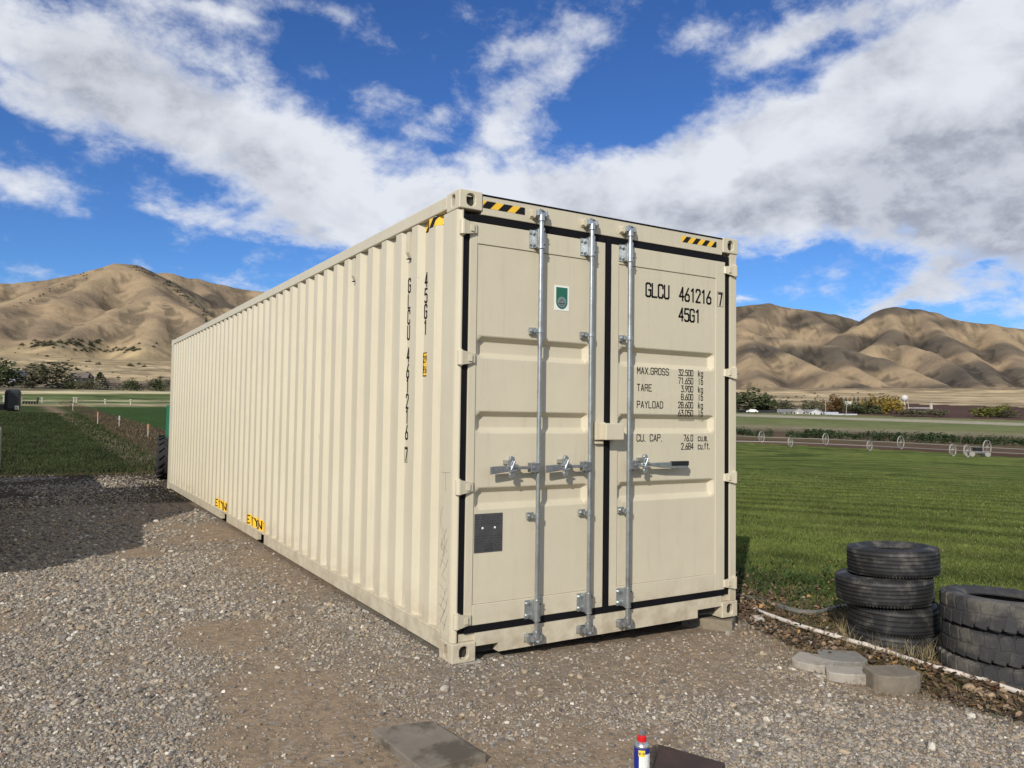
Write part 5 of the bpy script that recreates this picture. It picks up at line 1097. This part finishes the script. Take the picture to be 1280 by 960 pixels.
for i in range(15):                                # far row of thin poplars
    px = 1046+i*5.2+random.uniform(-1.2, 1.2); tree(px, 494+random.uniform(0, 2.5), 503, 3.4, 'conifer' if i % 3 else 'gold', 'thin upright poplar in the far row behind the farm buildings', 'tree', 'far row of thin poplars', dist=560)
px = 926; i = 0
while px < 1292:                                   # young orchard row
    s = (px-922)*.036; b = 541+s+random.uniform(-.6, .8); h = random.uniform(8, 12)+(px-922)*.006
    if not (966 < px < 982): tree(px, b-h, b, h*random.uniform(.9, 1.5), 'young', 'young dark green tree in the planted row beyond the wheeled sprinkler pipe', 'young tree', 'young trees planted in a row', dist=rad_for(px, 545+s*1.0)*1.0)
    px += random.uniform(6.0, 12.5); i += 1
bush_pts = [(162, 458, 8), (174, 456, 5), (180, 459, 6), (112, 452.5, 5), (107, 453, 4), (123, 457, 7), (148, 473, 5), (202, 473, 6), (60, 446, 5), (26, 433, 6), (40, 432, 4), (38, 436, 4), (17, 455, 5), (173, 431, 4), (194, 432, 4), (191, 435, 4), (150, 438, 6), (160, 439, 7), (145, 436, 5), (44, 458, 3), (95, 440, 6), (65, 436, 4), (78, 437, 4)]
for i in range(34): bush_pts.append((random.uniform(42, 128), random.uniform(427, 435), random.uniform(4, 8)))
for i in range(26): bush_pts.append((random.uniform(88, 182), random.uniform(437, 442.5), random.uniform(3, 6)))
for i in range(22): bush_pts.append((random.uniform(0, 215), random.uniform(430, 478), random.uniform(2, 3.5)))
for i in range(18):
    q = random.random(); bush_pts.append((18+q*92+random.uniform(-3, 3), 384-q*40+random.uniform(-3, 3), 2.4))
for i in range(40):
    q = random.random(); bush_pts.append((208+q*58+random.uniform(-5, 5), 352+q*50+random.uniform(-6, 6)*(.4+q), random.uniform(2.5, 4)))
for i in range(12): bush_pts.append((167+i*2.2, 334+i*1.0+random.uniform(0, 2.5), 2.6))
for i in range(26): bush_pts.append((random.uniform(925, 1120), random.uniform(492, 503), random.uniform(2, 3.5)))
V, F, c = crown_mesh(5, 160, .22, *KIND['sage'][:2]); so = np_mesh('shrub', V, F, FOL, c); sme = so.data; bpy.data.objects.remove(so)
for (px, py, w) in bush_pts:
    g_ = grid_hit(px, py, 260); d = float((g_-CAM)@FW)
    o = bpy.data.objects.new('shrub', sme); COL.objects.link(o); s = w*d/FPX/2; o.scale = (s, s, s*.62); o.location = (g_[0], g_[1], g_[2]+s*.35); o.rotation_euler = (0, 0, random.uniform(0, 6))
    tag(o, 'dark low shrub dotting the dry slopes below and on the hills', 'shrub', 'shrubs dotted over the dry slopes')
# ---------------------------------------------------------------- farm buildings
def house(px, base, wpx, hpx, dist, wallc, roofc, label, cat='house', rz=0, depth=.8, ridge='x', name='house', wins=3):
    g_ = gat(px, dist); d = float((g_-CAM)@FW); Wd = wpx*d/FPX; Hh = hpx*d/FPX; g_[2] = CAM[2]+(ray(px, base)/math.hypot(*ray(px, base)[:2])*dist)[2]
    g_[2] = min(g_[2], gz(g_[0], g_[1])+.6)
    fwd = math.atan2(g_[1]-CAM[1], g_[0]-CAM[0]); t = thing(name, label, cat, tuple(g_), fwd-math.pi/2+R(rz)); w = Wd/2; dp = Wd*depth/2; ze = Hh*.58
    wm = mat('wall_'+'_'.join('%02d' % int(q*100) for q in wallc), wallc, .8, var=.06); rm = mat('roof_'+'_'.join('%02d' % int(q*100) for q in roofc), roofc, .8, var=.12)
    if ridge == 'y': MB().prism([(-w, -1), (w, -1), (w, ze), (0, Hh*.97), (-w, ze)], -dp, dp, 'y').build('wall', wm, t); rr2 = MB(); 
    else: MB().prism([(-dp, -1), (dp, -1), (dp, ze), (0, Hh*.97), (-dp, ze)], -w, w, 'x').build('wall', wm, t); rr2 = MB()
    o_ = .35; th = .18
    if ridge == 'y':
        for s in (-1, 1): rr2.add([(s*(w+o_), -dp-o_, ze-.3), (0, -dp-o_, Hh), (0, dp+o_, Hh), (s*(w+o_), dp+o_, ze-.3), (s*(w+o_), -dp-o_, ze-.3+th), (0, -dp-o_, Hh+th), (0, dp+o_, Hh+th), (s*(w+o_), dp+o_, ze-.3+th)], [(0, 1, 2, 3), (4, 5, 6, 7), (0, 1, 5, 4), (2, 3, 7, 6), (0, 3, 7, 4)])
    else:
        for s in (-1, 1): rr2.add([(-w-o_, s*(dp+o_), ze-.3), (-w-o_, 0, Hh), (w+o_, 0, Hh), (w+o_, s*(dp+o_), ze-.3), (-w-o_, s*(dp+o_), ze-.3+th), (-w-o_, 0, Hh+th), (w+o_, 0, Hh+th), (w+o_, s*(dp+o_), ze-.3+th)], [(0, 1, 2, 3), (4, 5, 6, 7), (0, 1, 5, 4), (2, 3, 7, 6), (0, 3, 7, 4)])
    rr2.build('roof', rm, t); yf = -dp
    for i in range(wins):
        xx = -w*.72+i*(w*1.44/max(wins-1, 1)); wn = MB().box(xx-w*.11, xx+w*.11, yf-.06, yf+.02, ze*.35, ze*.78).build('window', GLS, t); MB().box(xx-w*.13, xx+w*.13, yf-.045, yf-.002, ze*.30, ze*.35).build('sill', WHT, wn)
    MB().box(-w*.28, -w*.12, yf-.05, yf+.02, 0, ze*.72).build('door', BLK if sum(wallc) > 1 else WHT, t); return t
house(19, 478, 17, 15, 300, (.42, .44, .48), (.045, .055, .085), 'white-fronted house with a dark blue-grey roof behind the trees at the left edge', rz=8, wins=2)
house(97, 478, 21, 13, 300, (.06, .05, .07), (.13, .11, .09), 'dark two-gabled house behind the olive trees left of the utility pole', rz=-12, wins=3); house(108, 478, 12, 14, 303, (.20, .17, .13), (.06, .05, .05), 'brown gable end right of the dark house', rz=-12, ridge='y', wins=1)
house(905, 518, 26, 7, 325, (.22, .22, .2), (.03, .035, .04), 'low shed partly hidden behind the right edge of the container', 'shed', wins=2, depth=.3, name='shed')
house(945, 518.2, 44, 5, 322, (.10, .10, .10), (.018, .02, .022), 'long low open shed with a black roof under the dark trees', 'shed', depth=.18, name='shed', wins=4)
house(983, 519, 20, 7, 318, (.30, .29, .28), (.16, .16, .16), 'small grey house, left one of the three gabled houses', wins=3); house(999, 519.2, 16, 9, 314, (.33, .32, .31), (.20, .20, .21), 'grey gabled house with an arched window, middle one of the three', ridge='y', wins=2); house(1010, 519.4, 12, 7, 314, (.28, .27, .26), (.17, .17, .18), 'low grey wing joined to the middle gabled house', wins=2)
house(1020, 520, 17, 8.5, 310, (.48, .48, .50), (.30, .31, .33), 'white house with a steep front gable, right one of the three', ridge='y', wins=2); house(1036, 520.6, 20, 5, 310, (.50, .52, .56), (.36, .38, .42), 'long pale building right of the white gabled house', wins=4, depth=.3)
house(1056, 521.4, 26, 3.6, 308, (.46, .47, .50), (.42, .43, .46), 'very low white building with a flat pale roof beside the lane', 'building', depth=.3, name='building', wins=4)
house(1054, 508, 18, 6, 480, (.46, .44, .38), (.40, .39, .35), 'pale far barn seen above the hedge trees', 'barn', depth=.4, name='barn', wins=2); house(1072, 507, 10, 4, 480, (.60, .57, .50), (.5, .48, .42), 'small cream barn right of the pale far barn', 'barn', name='barn', wins=2); house(1150, 512.5, 26, 2.6, 460, (.38, .37, .35), (.40, .39, .37), 'long low pale shed at the foot of the water tower', 'shed', depth=.3, name='shed', wins=3)
# white fences and poles
def pole(px, base, h, dist, m, label, cat='pole', grp=None, cross=False, r=.12):
    g_ = gat(px, dist); d = float((g_-CAM)@FW); Hh = h*d/FPX; t = thing('utility_pole' if cross else 'post', label, cat, tuple(g_), 0, grp)
    MB().tube([(0, 0, -.3), (0, 0, Hh)], [r, r*.7], 7).build('shaft', m, t)
    if cross: MB().box(-1.1, 1.1, -.06, .06, Hh-.7, Hh-.55).build('crossarm', m, t)
    else: MB().tube([(0, 0, Hh-.1), (0, 0, Hh+.02)], r*1.4, 7).build('cap', m, t)
GPL = mat('weathered_pole', (.34, .32, .27), .9, var=.15); PWH = mat('pale_post', (.42, .38, .30), .8, var=.1)
pole(117, 492, 30, 246, GPL, 'tall pale utility pole in front of the olive trees on the left', cross=True, r=.13)
pole(1032, 519, 20, 300, GPL, 'pale utility pole beside the houses, left of the rust-brown tree', cross=True); pole(1058, 521, 18, 300, GPL, 'utility pole rising from the dark hedge trees', cross=True)
pole(1164, 507, 9, 430, PWH, 'single stout pale post on the ploughed field right of the water tower', r=.8)
for px, py, h in ((26, 503, 6), (52, 503, 6), (92, 504, 7), (95, 503.5, 7), (131, 505, 6), (163, 506, 7), (4, 502, 8)):
    g_ = grid_hit(px, py+.5); dd = math.hypot(g_[0]-CAM[0], g_[1]-CAM[1]); pole(px, py, h, dd, PWH, 'slim pale post in the line crossing the far strip of field on the left', 'post', 'pale posts across the left field', r=.09)
ORG = mat('orange_cap', (.40, .20, .11), .7); SPW = mat('faded_white_top', (.42, .41, .37), .7); 
for px, py, h, lab in ((122, 531, 11, 'tallest white marker stake with an orange top, in the brown weeds'), (149, 533, 8, 'white marker stake in the weeds, second nearest the container'), (185, 546, 9, 'orange-topped marker stake nearest the container, in the brown weeds'), (91, 513, 5, 'small marker stake farthest off in the weed strip')):
    g_ = on_ground(px, py); d = float((g_-CAM)@FW); t = thing('marker_stake', lab, 'marker', tuple(g_)); H = h*d/FPX+.2; MB().tube([(0, 0, -.1), (0, 0, H)], [.03, .02], 6).build('stake', PWH, t); MB().tube([(0, 0, H*.62), (0, 0, H+.02)], [.045, .035], 8).build('coloured_top', ORG if 'orange' in lab else SPW, t)
# small dark farm implement beyond the mirror
g_ = grid_hit(38, 505); d = float((g_-CAM)@FW); s = d/FPX; t = thing('harrow', 'low dark farm implement with an upright post, just right of the truck mirror', 'farm implement', tuple(g_), R(-2)); 
MB().box(-7*s, 8*s, -.1, .1, 2.2*s, 3.4*s).build('frame_bar', BLK, t); MB().tube([(8.5*s, 0, 0), (9*s, 0, 8.5*s)], .09, 6).build('post', BLK, t)
for i in range(5): MB().tube([((-6+i*3)*s, 0, 3*s), ((-6.4+i*3)*s, .1, 0)], .07, 5).build('tine', BLK, t)
# water tower
g_ = gat(1131, 430); d = float((g_-CAM)@FW); H = 17.5*d/FPX; t = thing('water_tower', 'white ball-topped water tower on legs beyond the golden tree', 'water tower', tuple(g_))
MB().lathe([(0, -1.6), (.9, -1.35), (1.45, -.7), (1.6, 0), (1.45, .7), (.9, 1.35), (0, 1.6)], (0, 0, H-1.6), 20).build('tank', mat('tank_white', (.55, .55, .52), .6), t, smooth=True)
for a in (0.4, 1.97, 3.54, 5.11): MB().tube([(1.2*math.cos(a), 1.2*math.sin(a), H-2.2), (1.9*math.cos(a), 1.9*math.sin(a), -.3)], .16, 6).build('leg', PWH, t)
MB().tube([(0, 0, H-3), (0, 0, 0)], .25, 8).build('riser_pipe', PWH, t)
# parked white vehicle by the sheds
g_ = gat(940, 316); d = float((g_-CAM)@FW); t = thing('parked_car', 'small white car parked in front of the long black-roofed shed', 'car', tuple(g_), R(-40))
MB().prism([(-2.2, .35), (-2.2, .85), (-1.3, .95), (-.7, 1.45), (1.2, 1.45), (1.7, .95), (2.2, .85), (2.2, .35)], -.85, .85, 'y').build('body', WHT, t, bevel=.08)
for a in (-1.35, 1.35):
    for s in (-1, 1): MB().lathe([(0, -.1), (.33, -.1), (.33, .1), (0, .1)], (a, s*.80, .33), 14, 'y').build('wheel', TYR, t)
# ---------------------------------------------------------------- wheel-line sprinklers
ALU = mat('aluminium_wheel', (.36, .34, .30), .5, .3, var=.1)
def wheel_line(W_, label, ext, group):
    C_ = []
    for (px, cy, h) in W_:
        g_ = on_ground(px, cy+h/2, 20, 400); d = float((g_-CAM)@FW); C_.append((g_, h*d/FPX/2))
    rm = np.mean([c[1] for c in C_]); t = thing('wheel_line_sprinkler', label, 'irrigation line', tuple(C_[0][0]), 0, group); o0 = C_[0][0]
    ctr = [c[0]-o0+np.array([0, 0, rm]) for c in C_]; dirv = ctr[-1]-ctr[0]; dirv /= np.linalg.norm(dirv)
    MB().tube([ctr[0]-dirv*ext[0]]+ctr+[ctr[-1]+dirv*ext[1]], .04, 7).build('pipe', ALU, t)
    up = np.array([0, 0, 1.0]); sd = np.cross(dirv, up); sd /= np.linalg.norm(sd); dh = np.cross(up, sd)
    for c in ctr:
        vv = (c+o0-CAM)*np.array([1, 1, 0]); vv /= np.linalg.norm(vv); tw = np.array([vv[1], -vv[0], 0])*.45+vv*.89
        mb = MB(); n = 26; ax = np.cross(tw, up)
        for i in range(n):
            a = 2*math.pi*i/n; a2 = 2*math.pi*(i+1)/n; p = tw*math.cos(a)+up*math.sin(a); q = tw*math.cos(a2)+up*math.sin(a2)
            vs = [c+p*rm-ax*.06, c+p*rm+ax*.06, c+q*rm+ax*.06, c+q*rm-ax*.06, c+p*(rm-.05)-ax*.06, c+p*(rm-.05)+ax*.06, c+q*(rm-.05)+ax*.06, c+q*(rm-.05)-ax*.06]; mb.add(vs, [(0, 1, 2, 3), (4, 7, 6, 5), (0, 3, 7, 4), (1, 5, 6, 2)])
        w_ = mb.build('wheel', ALU, t)
        for i in range(8): a = math.pi*i/4; p = tw*math.cos(a)+up*math.sin(a); MB().tube([c+p*.08, c+p*(rm-.03)], .016, 5).build('spoke', ALU, w_)
        MB().tube([c-ax*.14, c+ax*.14], .12, 8).build('hub', ALU, w_)
    return t
wheel_line([(952, 546, 15), (1032, 549, 15), (1126, 553, 17), (1234, 560, 18)], 'farther wheeled sprinkler pipe, its big wheel near the middle of the right field edge', (25, 30), 'wheeled sprinkler pipes')
wheel_line([(904, 551, 12), (988, 552.5, 13), (1087, 557, 14), (1191, 563, 15), (1209, 564, 16), (1300, 569, 17)], 'nearer wheeled sprinkler pipe along the edge of the green field', (12, 10), 'wheeled sprinkler pipes')
g_ = on_ground(1222, 571, 20, 400); t = thing('sprinkler_mover', 'small engine cart between the wheels of the sprinkler pipe near the right edge', 'engine cart', tuple(g_), R(-30)); MB().box(-.9, .9, -.3, .3, .35, .55).build('chassis', ZINCD, t, bevel=.02); MB().box(-.35, .35, -.28, .28, .56, .95).build('engine', BLK, t, bevel=.05)
for a in (-.8, .8):
    for s in (-.4, .4): MB().lathe([(0, -.04), (.28, -.04), (.30, 0), (.28, .04), (0, .04)], (a, s, .30), 16, 'y').build('wheel', ALU, t)
# ---------------------------------------------------------------- clouds that lie high behind the camera and shade the hills
CLD = mat('cloud_white', (.86, .88, .9), 1.0, var=.04, vscale=.002, spec=0)
t_ = NT(CLD.node_tree); o_ = next(n for n in t_.n if n.type == 'OUTPUT_MATERIAL'); b_ = next(n for n in t_.n if n.type == 'BSDF_PRINCIPLED')
lw = t_.new('ShaderNodeLayerWeight'); lw.inputs[0].default_value = .5; tb = t_.new('ShaderNodeBsdfTransparent'); mx = t_.new('ShaderNodeMixShader')
t_.l.new(t_.ramp(lw.outputs[1], .10, .98, .78, 0.0), mx.inputs[0]); t_.l.new(tb.outputs[0], mx.inputs[1]); t_.l.new(b_.outputs[0], mx.inputs[2]); t_.l.new(mx.outputs[0], o_.inputs[0])
HALT = 3000.0
def cloud(px, py, dist, rx, ry, rot, sd):
    T = at(px, py, dist); k = (HALT-T[2])/TO_SUN[2]; c = T+TO_SUN*k; bm = bmesh.new(); bmesh.ops.create_icosphere(bm, subdivisions=4, radius=1); r2 = np.random.RandomState(sd); o1, o2 = r2.uniform(0, 50, 2)
    co = np.array([v.co[:] for v in bm.verts]); f_ = .62+.75*fbm(co[:, 0]*1.6+o1, co[:, 1]*1.6+o2+co[:, 2], 4)
    for v, s in zip(bm.verts, f_): v.co = Vector((v.co.x*rx*s, v.co.y*ry*s, v.co.z*min(rx, ry)*.28*s))
    me = bpy.data.meshes.new('cloud'); bm.to_mesh(me); bm.free(); me.materials.append(CLD); me.polygons.foreach_set('use_smooth', [True]*len(me.polygons)); o = bpy.data.objects.new('cloud', me); COL.objects.link(o); o.location = tuple(c); o.rotation_euler = (0, 0, R(rot)); tag(o, kind='structure')
for i, a in enumerate([(925, 392, 4350, 330, 160, 20), (1030, 400, 4350, 260, 210, 0), (1068, 405, 4100, 230, 160, 40), (1120, 391, 4000, 150, 130, 0), (1090, 425, 3500, 300, 190, -30), (1040, 445, 2750, 300, 130, -35), (965, 440, 2750, 130, 210, 60), (1110, 458, 2650, 230, 110, -30), (1165, 425, 3450, 150, 120, 10), (1225, 430, 3400, 260, 190, 30), (1200, 462, 2900, 240, 150, 0), (1262, 470, 2900, 300, 200, 0), (1060, 488, 2150, 170, 70, -30), (1185, 405, 3900, 110, 60, 0), (1150, 487, 2200, 240, 90, -30), (262, 372, 2700, 170, 150, 0), (985, 470, 2300, 150, 60, -20), (1010, 415, 3000, 200, 90, 0)]): cloud(*a, i)
